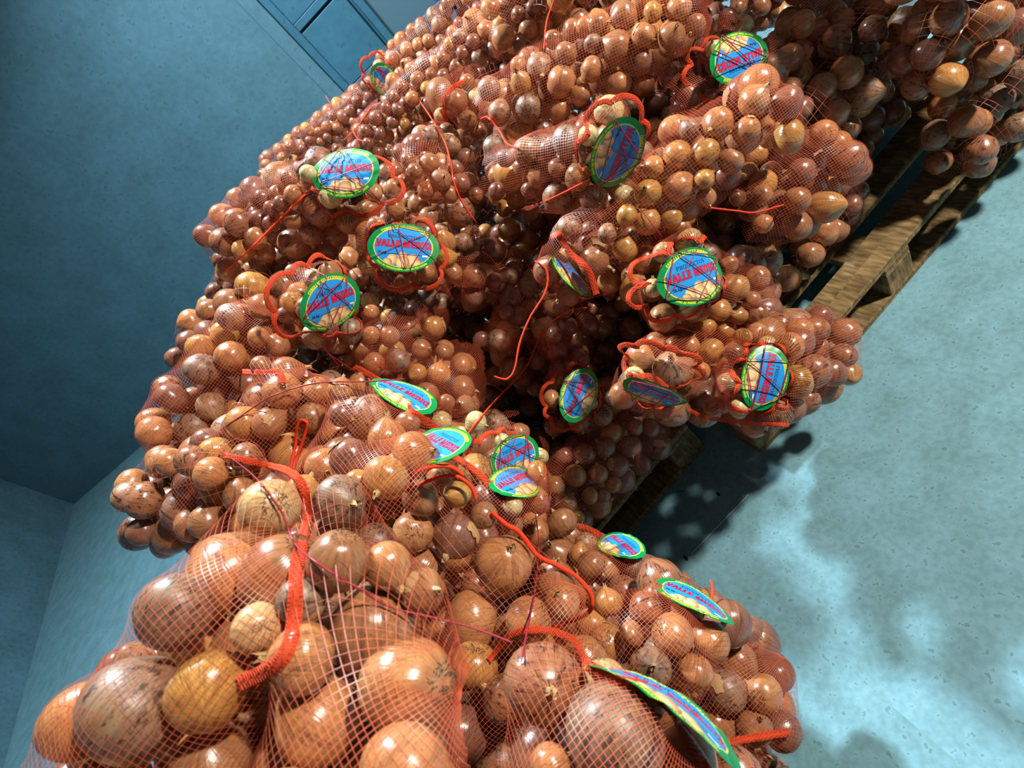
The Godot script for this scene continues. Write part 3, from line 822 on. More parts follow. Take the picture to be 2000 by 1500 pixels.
	for t in sacks:
		var ax: Vector3 = (t.B - t.A)
		var L: float = ax.length()
		ax = ax.normalized()
		var s1 := ax.cross(Vector3.UP).normalized()
		var s2 := ax.cross(s1)
		var R: float = t.R
		for layer in 2:
			var tries := 420 if layer == 0 else 90
			for k in tries:
				var r := rng.randf_range(0.028, 0.040)
				if t.id == "S1" or t.id == "S2" or t.id == "S3":
					r *= 0.82
				if t.id in ["F9", "F11", "F10"]:
					r *= 1.1
				var rad := R - r if layer == 0 else (R - r) * rng.randf() * 0.55
				var w := rng.randf() * (L + 2.0 * rad)
				var a := rng.randf() * TAU
				var p: Vector3
				var radial := s1 * cos(a) + s2 * sin(a)
				if w < rad:
					var z := w / rad
					p = t.A - ax * rad * (1.0 - z) + radial * rad * sqrt(maxf(0.0, 1.0 - (1.0 - z) * (1.0 - z)))
				elif w > rad + L:
					var z := (w - rad - L) / rad
					p = t.B + ax * rad * z + radial * rad * sqrt(maxf(0.0, 1.0 - z * z))
				else:
					p = t.A + ax * (w - rad) + radial * rad
				if p.y < r + 0.15:
					continue
				var ok := true
				var key := Vector3i((p * 10.0).floor())
				for dx in range(-1, 2):
					for dy in range(-1, 2):
						for dz in range(-1, 2):
							var kk := key + Vector3i(dx, dy, dz)
							if ok and cells.has(kk):
								for j in cells[kk]:
									var lim: float = (r + orad[j]) * 0.88
									if opos[j].distance_squared_to(p) < lim * lim:
										ok = false
										break
				if not ok:
					continue
				var q := to_pix(p)
				if q.z < 0.22:
					continue
				var rp := r * FOCAL / q.z
				for gp in gaps:
					var gx: float = q.x - gp[0]
					var gy: float = q.y - gp[1]
					var gr: float = gp[2] + rp * 0.75
					if gx * gx + gy * gy < gr * gr and q.z < gp[3]:
						ok = false
						break
				if not ok:
					continue
				for j in nh:
					var lim2 := 0.62 * (rp + orad[j] * FOCAL / hp[j].z)
					var dx2 := q.x - hp[j].x
					var dy2 := q.y - hp[j].y
					if dx2 * dx2 + dy2 * dy2 < lim2 * lim2 and q.z < hp[j].z + 0.02:
						ok = false
						break
				if not ok:
					continue
				if not cells.has(key):
					cells[key] = []
				cells[key].append(opos.size())
				var kd: int = [0, 0, 0, 2, 2, 1, 3, 2][rng.randi() % 8]
				add_onion(p, r, t.n, kd, 0)
	settle()
	plug()

func plug() -> void:
	# onions lying deeper wherever a line of sight would slip right through the stacks
	var edge := PackedVector2Array([Vector2(496, 365), Vector2(600, 275), Vector2(720, 190), Vector2(780, 110), Vector2(960, 20), Vector2(1000, -20), Vector2(1510, -20), Vector2(1510, 780), Vector2(1390, 800), Vector2(1330, 795), Vector2(1280, 815), Vector2(1130, 990), Vector2(1150, 1040), Vector2(1300, 1140), Vector2(1490, 1260), Vector2(1490, 1510), Vector2(490, 1510)])
	var home := sacks.size()
	sacks.append({"id": "loose", "A": Vector3.ZERO, "B": Vector3.RIGHT, "R": 0.1, "n": home, "base": true, "where": "", "label": "", "hand": [], "skip": true})
	for turn in 3:
		var W := 256
		var H := 378
		var near := PackedFloat32Array()
		near.resize(W * H)
		near.fill(0.0)
		for i in opos.size():
			var p := to_pix(opos[i])
			if p.z < 0.1:
				continue
			var cx := (p.x - 488.0) / 4.0
			var cy := (p.y + 6.0) / 4.0
			var r := orad[i] * FOCAL / p.z / 4.0 * 0.95
			for y in range(maxi(0, ceili(cy - r)), mini(H - 1, floori(cy + r)) + 1):
				var w := sqrt(maxf(0.0, r * r - (y - cy) * (y - cy)))
				for x in range(maxi(0, ceili(cx - w)), mini(W - 1, floori(cx + w)) + 1):
					var k := y * W + x
					if near[k] == 0.0 or p.z < near[k]:
						near[k] = p.z
		for y in range(12, H - 2, 3):
			for x in range(2, W - 2, 3):
				if near[y * W + x] > 0.0:
					continue
				var p := Vector2(488.0 + x * 4.0, y * 4.0 - 6.0)
				if not Geometry2D.is_point_in_polygon(p, edge):
					continue
				var deepest := 0.0
				for d in [[10, 0], [-10, 0], [0, 10], [0, -10], [5, 5], [-5, -5]]:
					var qx := clampi(x + d[0], 0, W - 1)
					var qy := clampi(y + d[1], 0, H - 1)
					deepest = maxf(deepest, near[qy * W + qx])
				if deepest <= 0.0:
					continue
				var at := pix(p.x, p.y, deepest + 0.10 + 0.05 * turn)
				if at.y > 0.2:
					add_onion(at, 0.042, home, 2, 0)

func settle() -> void:
	var n := opos.size()
	for outer in 4:
		var cells := {}
		for i in n:
			var key := Vector3i((opos[i] * 9.0).floor())
			if not cells.has(key):
				cells[key] = PackedInt32Array()
			cells[key].append(i)
		var pa := PackedInt32Array()
		var pb := PackedInt32Array()
		for i in n:
			var key := Vector3i((opos[i] * 9.0).floor())
			for dx in range(-1, 2):
				for dy in range(-1, 2):
					for dz in range(-1, 2):
						var kk := key + Vector3i(dx, dy, dz)
						if cells.has(kk):
							for j in cells[kk]:
								if j > i:
									var lim := orad[i] + orad[j] + 0.012
									if opos[i].distance_squared_to(opos[j]) < lim * lim:
										pa.append(i)
										pb.append(j)
		for it in 8:
			for k in pa.size():
				var i := pa[k]
				var j := pb[k]
				var dv := opos[j] - opos[i]
				var dist := dv.length()
				var lim := (orad[i] + orad[j]) * 0.95
				if dist < lim and dist > 1e-5:
					var push := dv * ((lim - dist) / dist * 0.9)
					var wi := 0.5
					if ohand[i] != ohand[j]:
						wi = 0.12 if ohand[i] else 0.88
					for side in 2:
						var q := i if side == 0 else j
						var mv := -push * wi if side == 0 else push * (1.0 - wi)
						if ohand[q]:
							# keep where it shows: slide mostly along the line of sight
							var d := (opos[q] - EYE).normalized()
							var along := d * mv.dot(d)
							mv = along + (mv - along) * 0.45
						opos[q] += mv
			for i in n:
				if opos[i].y < orad[i] + 0.15:
					opos[i].y = orad[i] + 0.15
			for t in sacks:
				if t.has("fr") and it == 7:
					push_under(t)

func push_under(t: Dictionary) -> void:
	var o: Vector3 = t.fr[0]
	var u: Vector3 = t.fr[1]
	var v: Vector3 = t.fr[2]
	var n: Vector3 = t.fr[3]
	for i in opos.size():
		var d := opos[i] - o
		if d.length_squared() > 0.04:
			continue
		var x := d.dot(u) / 0.088
		var y := d.dot(v) / 0.060
		if x * x + y * y < 1.0:
			var h := d.dot(n)
			if h > -orad[i] - 0.001 and h < 0.012 and osack[i] == t.n:
				opos[i] += n * (-orad[i] - 0.001 - h)

# ---------------------------------------------------------------- netting
func hem_radius(t: Dictionary, phi: float) -> float:
	# scalloped mouth: pulled in where the lacing catches it, bulging round the onions between
	var p: PackedFloat32Array = t.pins
	var k := p.size()
	var x := fposmod(phi, TAU)
	var i := k - 1
	for q in k:
		if x < p[q]:
			i = q - 1
			break
	var a := p[i] if i >= 0 else p[k - 1] - TAU
	var b := p[i + 1] if i + 1 < k else p[0] + TAU
	var f := clampf((x - a) / (b - a), 0.0, 1.0)
	var ell := 1.0 / sqrt(pow(cos(phi) / 0.104, 2.0) + pow(sin(phi) / 0.080, 2.0))
	var out: float = t.bulge[posmod(i, k)]
	return t.size * ell * (0.80 + out * pow(sin(PI * f), 0.7))

func set_pins(t: Dictionary) -> void:
	var r := RandomNumberGenerator.new()
	r.seed = 900 + t.n
	var k := 6 + r.randi() % 3
	var p := PackedFloat32Array()
	t.bulge = []
	for i in k:
		p.append(TAU * (i + 0.15 + 0.7 * r.randf()) / k)
		t.bulge.append(r.randf_range(0.10, 0.38))
	t.pins = p

func height_at(t: Dictionary, x: float, y: float, low := -0.09) -> float:
	# how far the onions of a sack reach towards the label's side at (x, y) of the label's plane
	var best := low
	for c in t.near:
		var dx: float = x - c[0]
		var dy: float = y - c[1]
		var q: float = c[3] * c[3] - dx * dx - dy * dy
		if q > 0.0:
			best = maxf(best, c[2] + sqrt(q))
	return best

func drape(t: Dictionary, mine: PackedInt32Array) -> void:
	var R: float = t.R
	var A: Vector3 = t.A
	var B: Vector3 = t.B
	var ax := (B - A)
	var L := ax.length()
	ax = ax.normalized()
	var s1 := ax.cross(Vector3.UP).normalized()
	var s2 := ax.cross(s1)
	var depth := to_pix((A + B) * 0.5).z
	var far: bool = depth > 1.75 or t.base
	var gstep := 0.016 if far else 0.0105
	var nt := int((PI * R + L) / gstep)
	var na := int(TAU * R / gstep)
	var arc := PI * R / 2.0
	var total := arc * 2.0 + L
	var obs := PackedFloat32Array()
	obs.resize(nt * na)
	obs.fill(0.0)
	# which direction each grid node looks in, and from where
	var org := PackedVector3Array()
	var ca := PackedFloat32Array()
	var sa := PackedFloat32Array()
	for i in nt:
		var w := (i + 0.5) / nt * total
		if w < arc:
			org.append(A)
			var q := w / arc * PI / 2.0
			ca.append(sin(q))
			sa.append(-cos(q))
		elif w > arc + L:
			org.append(B)
			var q := (w - arc - L) / arc * PI / 2.0
			ca.append(cos(q))
			sa.append(sin(q))
		else:
			org.append(A + ax * (w - arc))
			ca.append(1.0)
			sa.append(0.0)
	for i in mine:
		var p := opos[i]
		var r := orad[i] * 1.01
		var z := (p - A).dot(ax)
		var rv := (p - A) - ax * z
		var rr := rv.length()
		if rr < 0.035 and z > 0 and z < L:
			continue
		var ang := atan2(rv.dot(s2), rv.dot(s1))
		var spread_a := asin(clampf(r / maxf(rr, r + 1e-4), 0, 1)) + 0.05
		for it in nt:
			var o := org[it]
			var dz := z - (o - A).dot(ax)
			if sa[it] == 0.0 and absf(dz) > r:
				continue
			if sa[it] != 0.0:
				if dz * signf(sa[it]) < -r:
					continue
				var dist := sqrt(dz * dz + rr * rr)
				if dist > r and absf(atan2(dz, rr) - asin(sa[it])) > asin(r / dist) + 0.05:
					continue
			var whole := absf(sa[it]) > 0.85 or rr < r
			var j0 := 0
			var j1 := na - 1
			if not whole:
				j0 = floori((ang - spread_a) / TAU * na) - 1
				j1 = ceili((ang + spread_a) / TAU * na) + 1
			for jj in range(j0, j1 + 1):
				var j := posmod(jj, na)
				var th := TAU * j / na
				var d := (s1 * cos(th) + s2 * sin(th)) * ca[it] + ax * sa[it]
				var e := p - o
				var b := e.dot(d)
				var q := r * r - (e.length_squared() - b * b)
				if q > 0.0 and b > 0.0:
					var hit := b + sqrt(q)
					if hit > obs[it * na + j]:
						obs[it * na + j] = hit
	var rho := PackedFloat32Array()
	rho.resize(nt * na)
	for k in nt * na:
		rho[k] = maxf(obs[k], R * 0.80)
	var cosd := cos(TAU / na)
	for iter in (14 if far else 22):
		for i in nt:
			var iu := maxi(i - 1, 0) * na
			var idn := mini(i + 1, nt - 1) * na
			var row := i * na
			for j in na:
				var jl := j - 1 if j > 0 else na - 1
				var jr := j + 1 if j < na - 1 else 0
				var m := (rho[row + jl] + rho[row + jr]) * 0.25 * cosd + (rho[iu + j] + rho[idn + j]) * 0.25
				var ob := obs[row + j]
				rho[row + j] = ob if ob > m else m
	# how far each place lies from the nearest onion that holds the net up
	var hold := PackedInt32Array()
	hold.resize(nt * na)
	for k in nt * na:
		hold[k] = 0 if obs[k] > R * 0.55 else 99
	var most := 2 if far else 4
	for iter in most + 1:
		for i in nt:
			for j in na:
				var k := i * na + j
				if hold[k] > iter:
					var near_by := mini(mini(hold[i * na + (j + 1) % na], hold[i * na + (j + na - 1) % na]), mini(hold[maxi(i - 1, 0) * na + j], hold[mini(i + 1, nt - 1) * na + j]))
					if near_by == iter:
						hold[k] = iter + 1
	t.grid = [nt, na, rho, org, ca, sa, s1, s2, ax]
	# the threads
	var cell := 0.0062
	if depth > 1.6:
		cell = 0.0085
	if t.base:
		cell = 0.016
	if t.has("fr"):
		t.near = []
		for i in mine:
			var d: Vector3 = opos[i] - t.fr[0]
			t.near.append([d.dot(t.fr[1]), d.dot(t.fr[2]), d.dot(t.fr[3]), orad[i]])
	var nT := int(total / cell)
	var nA := int(TAU * R / cell)
	var P := PackedVector3Array()
	var D := PackedVector3Array()
	var keep := PackedByteArray()
	var skew: float = [0.0, 0.5, -0.4, 0.25][t.n % 4]
	for i in nT:
		var w := (i + 0.5) / nT
		for j in nA:
			var th := TAU * (j + skew * sin(w * 4.0 + t.n) * 2.0) / nA
			var gi := clampf(w * nt - 0.5, 0.0, nt - 1.001)
			var gj := fposmod(th / TAU * na, na)
			var i0 := int(gi)
			var j0 := int(gj)
			var fi := gi - i0
			var fj := gj - j0
			var j1 := (j0 + 1) % na
			j0 = j0 % na
			var d0 := (1.0 - fj) * rho[i0 * na + j0] + fj * rho[i0 * na + j1]
			var d1 := (1.0 - fj) * rho[(i0 + 1) * na + j0] + fj * rho[(i0 + 1) * na + j1]
			var dist := d0 * (1.0 - fi) + d1 * fi + 0.0012
			var o := org[i0].lerp(org[i0 + 1], fi)
			var c := lerpf(ca[i0], ca[i0 + 1], fi)
			var s := lerpf(sa[i0], sa[i0 + 1], fi)
			var d := ((s1 * cos(th) + s2 * sin(th)) * c + ax * s).normalized()
			var p := o + d * dist
			var k := 1
			if hold[i0 * na + j0] > most or d.dot((EYE - p).normalized()) < (-0.15 if t.base else -0.45):
				k = 0
			if t.has("fr") and t.tag.size() == 8:
				var q: Vector3 = p - t.fr[0]
				var x: float = q.dot(t.fr[1])
				var y: float = q.dot(t.fr[2])
				var hgt: float = q.dot(t.fr[3])
				if hgt > -0.07 and x * x + y * y < 0.02:
					if sqrt(x * x + y * y) < hem_radius(t, atan2(y, x)):
						k = 0
			P.append(p)
			D.append(d)
			keep.append(k)
	var half := 0.00023 if depth < 0.7 else (0.00022 if depth < 1.3 else 0.00021)
	var V := PackedVector3Array()
	var N := PackedVector3Array()
	var I := PackedInt32Array()
	for dirn in 2:
		var n1 := nT if dirn == 1 else nA
		var n2 := nA if dirn == 1 else nT
		var hw := half if dirn == 0 else half * 0.8
		for a in n1:
			if dirn == 0 and t.base and a % 2 == 1:
				continue
			var last := -1
			var m := n2 + 1 if dirn == 1 else n2
			for bb in m:
				var b := bb % n2
				var k := (b * nA + a) if dirn == 0 else (a * nA + b)
				if not keep[k]:
					last = -1
					continue
				var nx: int
				if dirn == 0:
					nx = k + nA if b < n2 - 1 else k - nA
				else:
					nx = a * nA + (b + 1) % nA
				var tg := P[nx] - P[k]
				if dirn == 0 and b == n2 - 1:
					tg = -tg
				var sd := tg.cross(D[k]).normalized() * hw
				var vi := V.size()
				V.append(P[k] - sd)
				V.append(P[k] + sd)
				N.append(D[k])
				N.append(D[k])
				if last >= 0:
					I.append_array([last, vi, last + 1, last + 1, vi, vi + 1])
				last = vi
	t.net = mesh_of(V, N, I) if I.size() else null

func mouth(t: Dictionary, root: Node3D) -> void:
	var o: Vector3 = t.fr[0]
	var u: Vector3 = t.fr[1]
	var v: Vector3 = t.fr[2]
	var n: Vector3 = t.fr[3]
	var at := root.position
	var shut: bool = t.tag.size() > 8   # the mouth looks away: only the tag shows
	var m := 150
	var hs := PackedFloat32Array()
	var xy := PackedVector2Array()
	for i in m:
		var phi := TAU * i / m
		var r := hem_radius(t, phi)
		xy.append(Vector2(cos(phi) * r, sin(phi) * r))
		hs.append(height_at(t, xy[i].x, xy[i].y, -0.07) + 0.003)
	for k in 3:
		var h2 := hs.duplicate()
		for i in m:
			h2[i] = maxf(hs[i], 0.25 * hs[i] * 2.0 + 0.25 * (hs[(i + 1) % m] + hs[(i + m - 1) % m]))
		hs = h2
	var pts := PackedVector3Array()
	var nn := PackedVector3Array()
	for i in m:
		pts.append(o + u * xy[i].x + v * xy[i].y + n * hs[i] - at)
		nn.append((n + (u * xy[i].x + v * xy[i].y).normalized() * 0.9).normalized())
	if not shut:
		part("hem", tape(pts, nn, 0.0048, true), M.hem, root)
	# gathered threads running out from the hem
	var V := PackedVector3Array()
	var N := PackedVector3Array()
	var I := PackedInt32Array()
	for i in 150:
		var phi := TAU * i / 150.0
		var r0 := hem_radius(t, phi)
		var hprev := -1.0
		for k in 6:
			var r := r0 + k * 0.0065
			var ph := phi + 0.05 * sin(i * 0.7) * k / 6.0
			var x := cos(ph) * r
			var y := sin(ph) * r
			var h := height_at(t, x, y, -0.1)
			if h < -0.095:
				break
			if k > 0 and absf(h - hprev) > 0.03:
				break
			hprev = h
			var p := o + u * x + v * y + n * (h + 0.0018) - at
			var sd := (u * -sin(ph) + v * cos(ph)) * 0.0004
			V.append(p - sd)
			V.append(p + sd)
			N.append(n)
			N.append(n)
			if k > 0:
				var b := V.size() - 4
				I.append_array([b, b + 2, b + 1, b + 1, b + 2, b + 3])
	if I.size() and not shut:
		var gn := part("gathered_netting", mesh_of(V, N, I), M.net, root)
		gn.set_meta("kind", "stuff")
	# the oval paper tag, gently bent
	var lv := PackedVector3Array()
	var ln := PackedVector3Array()
	var luv := PackedVector2Array()
	var li := PackedInt32Array()
	var seg := 40
	var rings := 8
	var rr := RandomNumberGenerator.new()
	rr.seed = 77 + t.n
	var beta := rr.randf() * PI
	var kb := rr.randf_range(1.2, 3.4)
	var fold := rr.randf_range(0.001, 0.0035)
	for back in 2:
		for i in rings + 1:
			for j in seg:
				var e := float(i) / rings
				var a := TAU * j / seg
				var x: float = cos(a) * 0.085 * e * t.size
				var y: float = sin(a) * 0.0585 * e * t.size
				var w := x * cos(beta) + y * sin(beta)
				var z := -kb * w * w + fold * noise.get_noise_2d(x * 2600.0 + t.n * 50.0, y * 2600.0) * e + 0.004 - back * 0.0004
				lv.append(o + u * x + v * y + n * z - at)
				ln.append(n if back == 0 else -n)
				luv.append(Vector2(0.5 + 0.5 * cos(a) * e, 0.5 - 0.5 * sin(a) * e))
		var base := back * (rings + 1) * seg
		for i in rings:
			for j in seg:
				var a := base + i * seg + j
				var b := base + i * seg + (j + 1) % seg
				var tri := [a, b, a + seg, b, b + seg, a + seg]
				if back == 1:
					tri.reverse()
				li.append_array(tri)
	# normals from the bend
	var st := SurfaceTool.new()
	st.create_from_arrays(_arr(lv, ln, luv, li))
	st.generate_normals()
	var lab := part("label", st.commit(), M.label, root)
	lab.set_meta("label", "glossy oval paper tag, green rim, blue field with red lettering")
	if shut:
		return
	# lacing across the tag
	var pins := []
	var kk: int = t.pins.size()
	for i in kk:
		var r := hem_radius(t, t.pins[i] + 0.001)
		pins.append(Vector2(cos(t.pins[i]) * r, sin(t.pins[i]) * r))
	for i in kk:
		var a: Vector2 = pins[i]
		var b: Vector2 = pins[(i + 2 + (t.n + i) % 2) % kk]
		var line := PackedVector3Array()
		for s in 9:
			var f := s / 8.0
			var q := a.lerp(b, f)
			var w := q.x * cos(beta) + q.y * sin(beta)
			var h := height_at(t, q.x, q.y, -0.07)
			if pow(q.x / 0.085, 2.0) + pow(q.y / 0.0585, 2.0) < 1.0:
				h = maxf(h, 0.0055 - kb * w * w)
			if s == 0 or s == 8:
				h += 0.002
			line.append(o + u * q.x + v * q.y + n * (h + 0.0022) - at)
		# pull taut
		for it in 6:
			for s in range(1, 8):
				var mid := (line[s - 1] + line[s + 1]) * 0.5
				if (mid - line[s]).dot(n) > 0:
					line[s] = mid
		part("lacing_thread", tube(smooth_line(line, 0.01), 0.0010, 4), M.lace, root)

func _arr(v, n, uv, i) -> Array:
	var a := []
	a.resize(Mesh.ARRAY_MAX)
	a[Mesh.ARRAY_VERTEX] = v
	a[Mesh.ARRAY_NORMAL] = n
	a[Mesh.ARRAY_TEX_UV] = uv
	a[Mesh.ARRAY_INDEX] = i
	return a

# ---------------------------------------------------------------- cords, hems and threads that lie over the heap
func surface_depth(x: float, y: float) -> float:
	var d := ray(x, y)
	var l := d.length()
	d /= l
	var best := 99.0
	for i in opos.size():
		var e := opos[i] - EYE
		var b := e.dot(d)
		if b < 0 or b > best + 0.06:
			continue
		var q := orad[i] * orad[i] - (e.length_squared() - b * b)
		if q > 0:
			best = minf(best, b - sqrt(q))
	return best / l if best < 90.0 else -1.0

func lay_line(px: Array, lift: float) -> PackedVector3Array:
	# densify in the picture, find what each point lies on, then pull the line taut over it
	var pts := PackedVector2Array()
	for i in range(0, px.size(), 2):
		pts.append(Vector2(px[i], px[i + 1]))
	var c := Curve2D.new()
	c.bake_interval = 12.0
	for i in pts.size():
		var tg := (pts[mini(i + 1, pts.size() - 1)] - pts[maxi(i - 1, 0)]) / 6.0
		c.add_point(pts[i], -tg, tg)
	var b := c.get_baked_points()
	var dep := PackedFloat32Array()
	var first := -1.0
	for p in b:
		var s := surface_depth(p.x, p.y)
		dep.append(s)
		if s > 0 and first < 0:
			first = s
	var prev := first
	for i in dep.size():
		if dep[i] < 0 or (i > 0 and absf(dep[i] - prev) > 0.12):
			dep[i] = minf(prev, dep[i]) if dep[i] > 0 else prev
		prev = dep[i]
	for it in 10:
		for i in range(1, dep.size() - 1):
			dep[i] = minf(dep[i], (dep[i - 1] + dep[i + 1]) * 0.5)
	var out := PackedVector3Array()
	for i in b.size():
		out.append(pix(b[i].x, b[i].y, dep[i] - lift))
	return out

func lay_cords() -> void:
	var cords := [
		["S9", 2.2, [818,195, 845,235, 870,280, 880,320, 888,360, 905,400, 932,436]],
		["S10", 2.4, [440,530, 497,478, 540,435, 575,400, 605,372, 625,366]],
		["S8", 2.2, [1000,415, 1060,395, 1110,372, 1152,350]],
		["S7", 2.4, [935,238, 950,228, 975,255, 990,280, 1012,290]],
		["S6", 1.8, [1090,-40, 1082,0, 1068,40, 1062,95]],
		["S27", 2.0, [1043,508, 1068,530, 1065,570, 1035,620, 1015,670, 1005,720, 990,740, 965,735]],
		["S23", 1.8, [1155,600, 1105,610, 1060,650, 1025,720, 960,790, 900,865]],
		["S22", 2.2, [935,690, 950,735, 986,768]],
		["S19", 1.8, [1380,405, 1440,412, 1475,415, 1530,400]],
		["F5", 3.0, [725,1015, 770,980, 800,950, 810,925, 840,912, 880,912, 905,928]],
		["F5", 3.0, [800,955, 850,935, 890,930, 920,950, 930,975]],
		["F6", 3.6, [960,1000, 990,1025, 1015,1040, 1050,1085, 1090,1105, 1130,1130, 1155,1165, 1150,1195, 1110,1215, 1080,1225]],
		["F2", 2.8, [565,920, 577,870, 580,835, 590,820, 600,825, 592,860, 572,915]],
		["F8", 2.2, [1380,1196, 1390,1170, 1392,1150, 1388,1133]],
		["S12", 2.0, [630,672, 645,693, 665,716]],
		["S1", 1.6, [636,187, 645,202, 658,220]],
		["S3", 2.2, [670,275, 700,245, 725,210, 742,202]],
		["S3", 2.0, [690,258, 700,272, 712,276]],
	]
	for q in cords:
		var t: Dictionary = sacks[sack_of[q[0]]]
		var pts := smooth_line(lay_line(q[2], q[1] * 0.001 + 0.004), 0.005)
		var at: Vector3 = t.node.position
		for i in pts.size():
			pts[i] -= at
		part("drawstring", tube(pts, q[1] * 0.001, 7, 0.25), M.cord, t.node)
	var threads := [
		["F9", 1.0, [430,880, 496,930, 550,1000, 575,1060, 620,1100, 700,1150, 760,1185, 840,1205, 920,1225, 1000,1255]],
		["F6", 1.2, [1045,1000, 1052,1060, 1045,1150, 1030,1230, 1018,1292]],
		["F2", 1.3, [430,840, 496,795, 540,770, 620,748, 720,745, 790,740]],
		["S11", 0.9, [620,460, 690,530, 740,600, 800,640, 860,560]],
		["S12", 0.8, [560,640, 640,690, 700,730]],
		["S27", 0.7, [1000,480, 1040,530, 1080,590]],
		["S17", 0.8, [1190,640, 1210,680, 1225,740, 1250,800]],
		["S14", 0.9, [1340,110, 1380,112, 1420,118]],
		["S13", 0.8, [1230,390, 1260,420, 1290,460]],
		["F5", 0.9, [1050,1010, 1070,980, 1080,945]],
		["F5", 0.9, [1040,1015, 1080,990, 1105,972]],
		["S18", 0.8, [1385,798, 1420,803, 1470,800]],
		["S17", 0.8, [1230,765, 1248,790, 1245,802]],
		["S11", 0.8, [760,540, 770,575, 800,578]],
	]
	for q in threads:
		var t: Dictionary = sacks[sack_of[q[0]]]
		var pts := smooth_line(lay_line(q[2], 0.005), 0.008)
		var at: Vector3 = t.node.position
		for i in pts.size():
			pts[i] -= at
		part("loose_thread", tube(pts, q[1] * 0.001, 5), M.lace, t.node)
	var hems := [
		["F10", 5.0, [440,890, 505,905, 560,920, 592,950, 600,1010, 588,1060, 578,1130, 575,1200, 565,1260, 535,1300, 470,1335]],
		["F11", 4.0, [955,1290, 1000,1240, 1060,1230, 1120,1250, 1140,1290]],
		["F11", 5.0, [1140,1295, 1200,1325, 1270,1350, 1320,1395, 1345,1450, 1390,1520]],
		["F1", 6.0, [690,715, 740,745, 800,800, 850,835, 880,850]],
		["F5", 6.0, [860,880, 900,900, 940,930, 965,960]],
		["S13", 6.0, [1072,470, 1090,458, 1110,490, 1150,530, 1165,575]],
		["F13", 5.0, [1405,1460, 1450,1445, 1540,1430]],
		["S18", 4.0, [1345,800, 1380,815, 1450,825, 1540,830]],
		["F7", 6.0, [1130,1028, 1160,1038, 1200,1072, 1240,1095]],
		["S17", 5.0, [1215,705, 1235,735, 1270,735, 1305,760]],
		["S5", 5.0, [872,235, 868,205, 880,175, 905,160]],
		["F2", 5.0, [470,726, 510,728, 545,728, 551,748]],
	]
	for q in hems:
		var t: Dictionary = sacks[sack_of[q[0]]]
		var pts := smooth_line(lay_line(q[2], 0.004), 0.005)
		var at: Vector3 = t.node.position
		var nn := PackedVector3Array()
		for i in pts.size():
			nn.append((EYE - pts[i]).normalized())
			pts[i] -= at
		part("hem", tape(pts, nn, q[1] * 0.001), M.hem, t.node)

# ---------------------------------------------------------------- onions into the scene
func buried_label(p: Vector3) -> String:
	if p.x < -0.25 and p.z > -1.1:
		return "untagged net sack carrying the near stack from below"
	if p.z < -1.8:
		return "untagged net sack buried in the far rows by the door"
	if p.x > 1.15:
		return "untagged net sack added beyond the right stack to shade it"
	if p.x > 0.5:
		return "untagged net sack buried inside the right stack"
	return "untagged net sack buried behind the dark hollow"

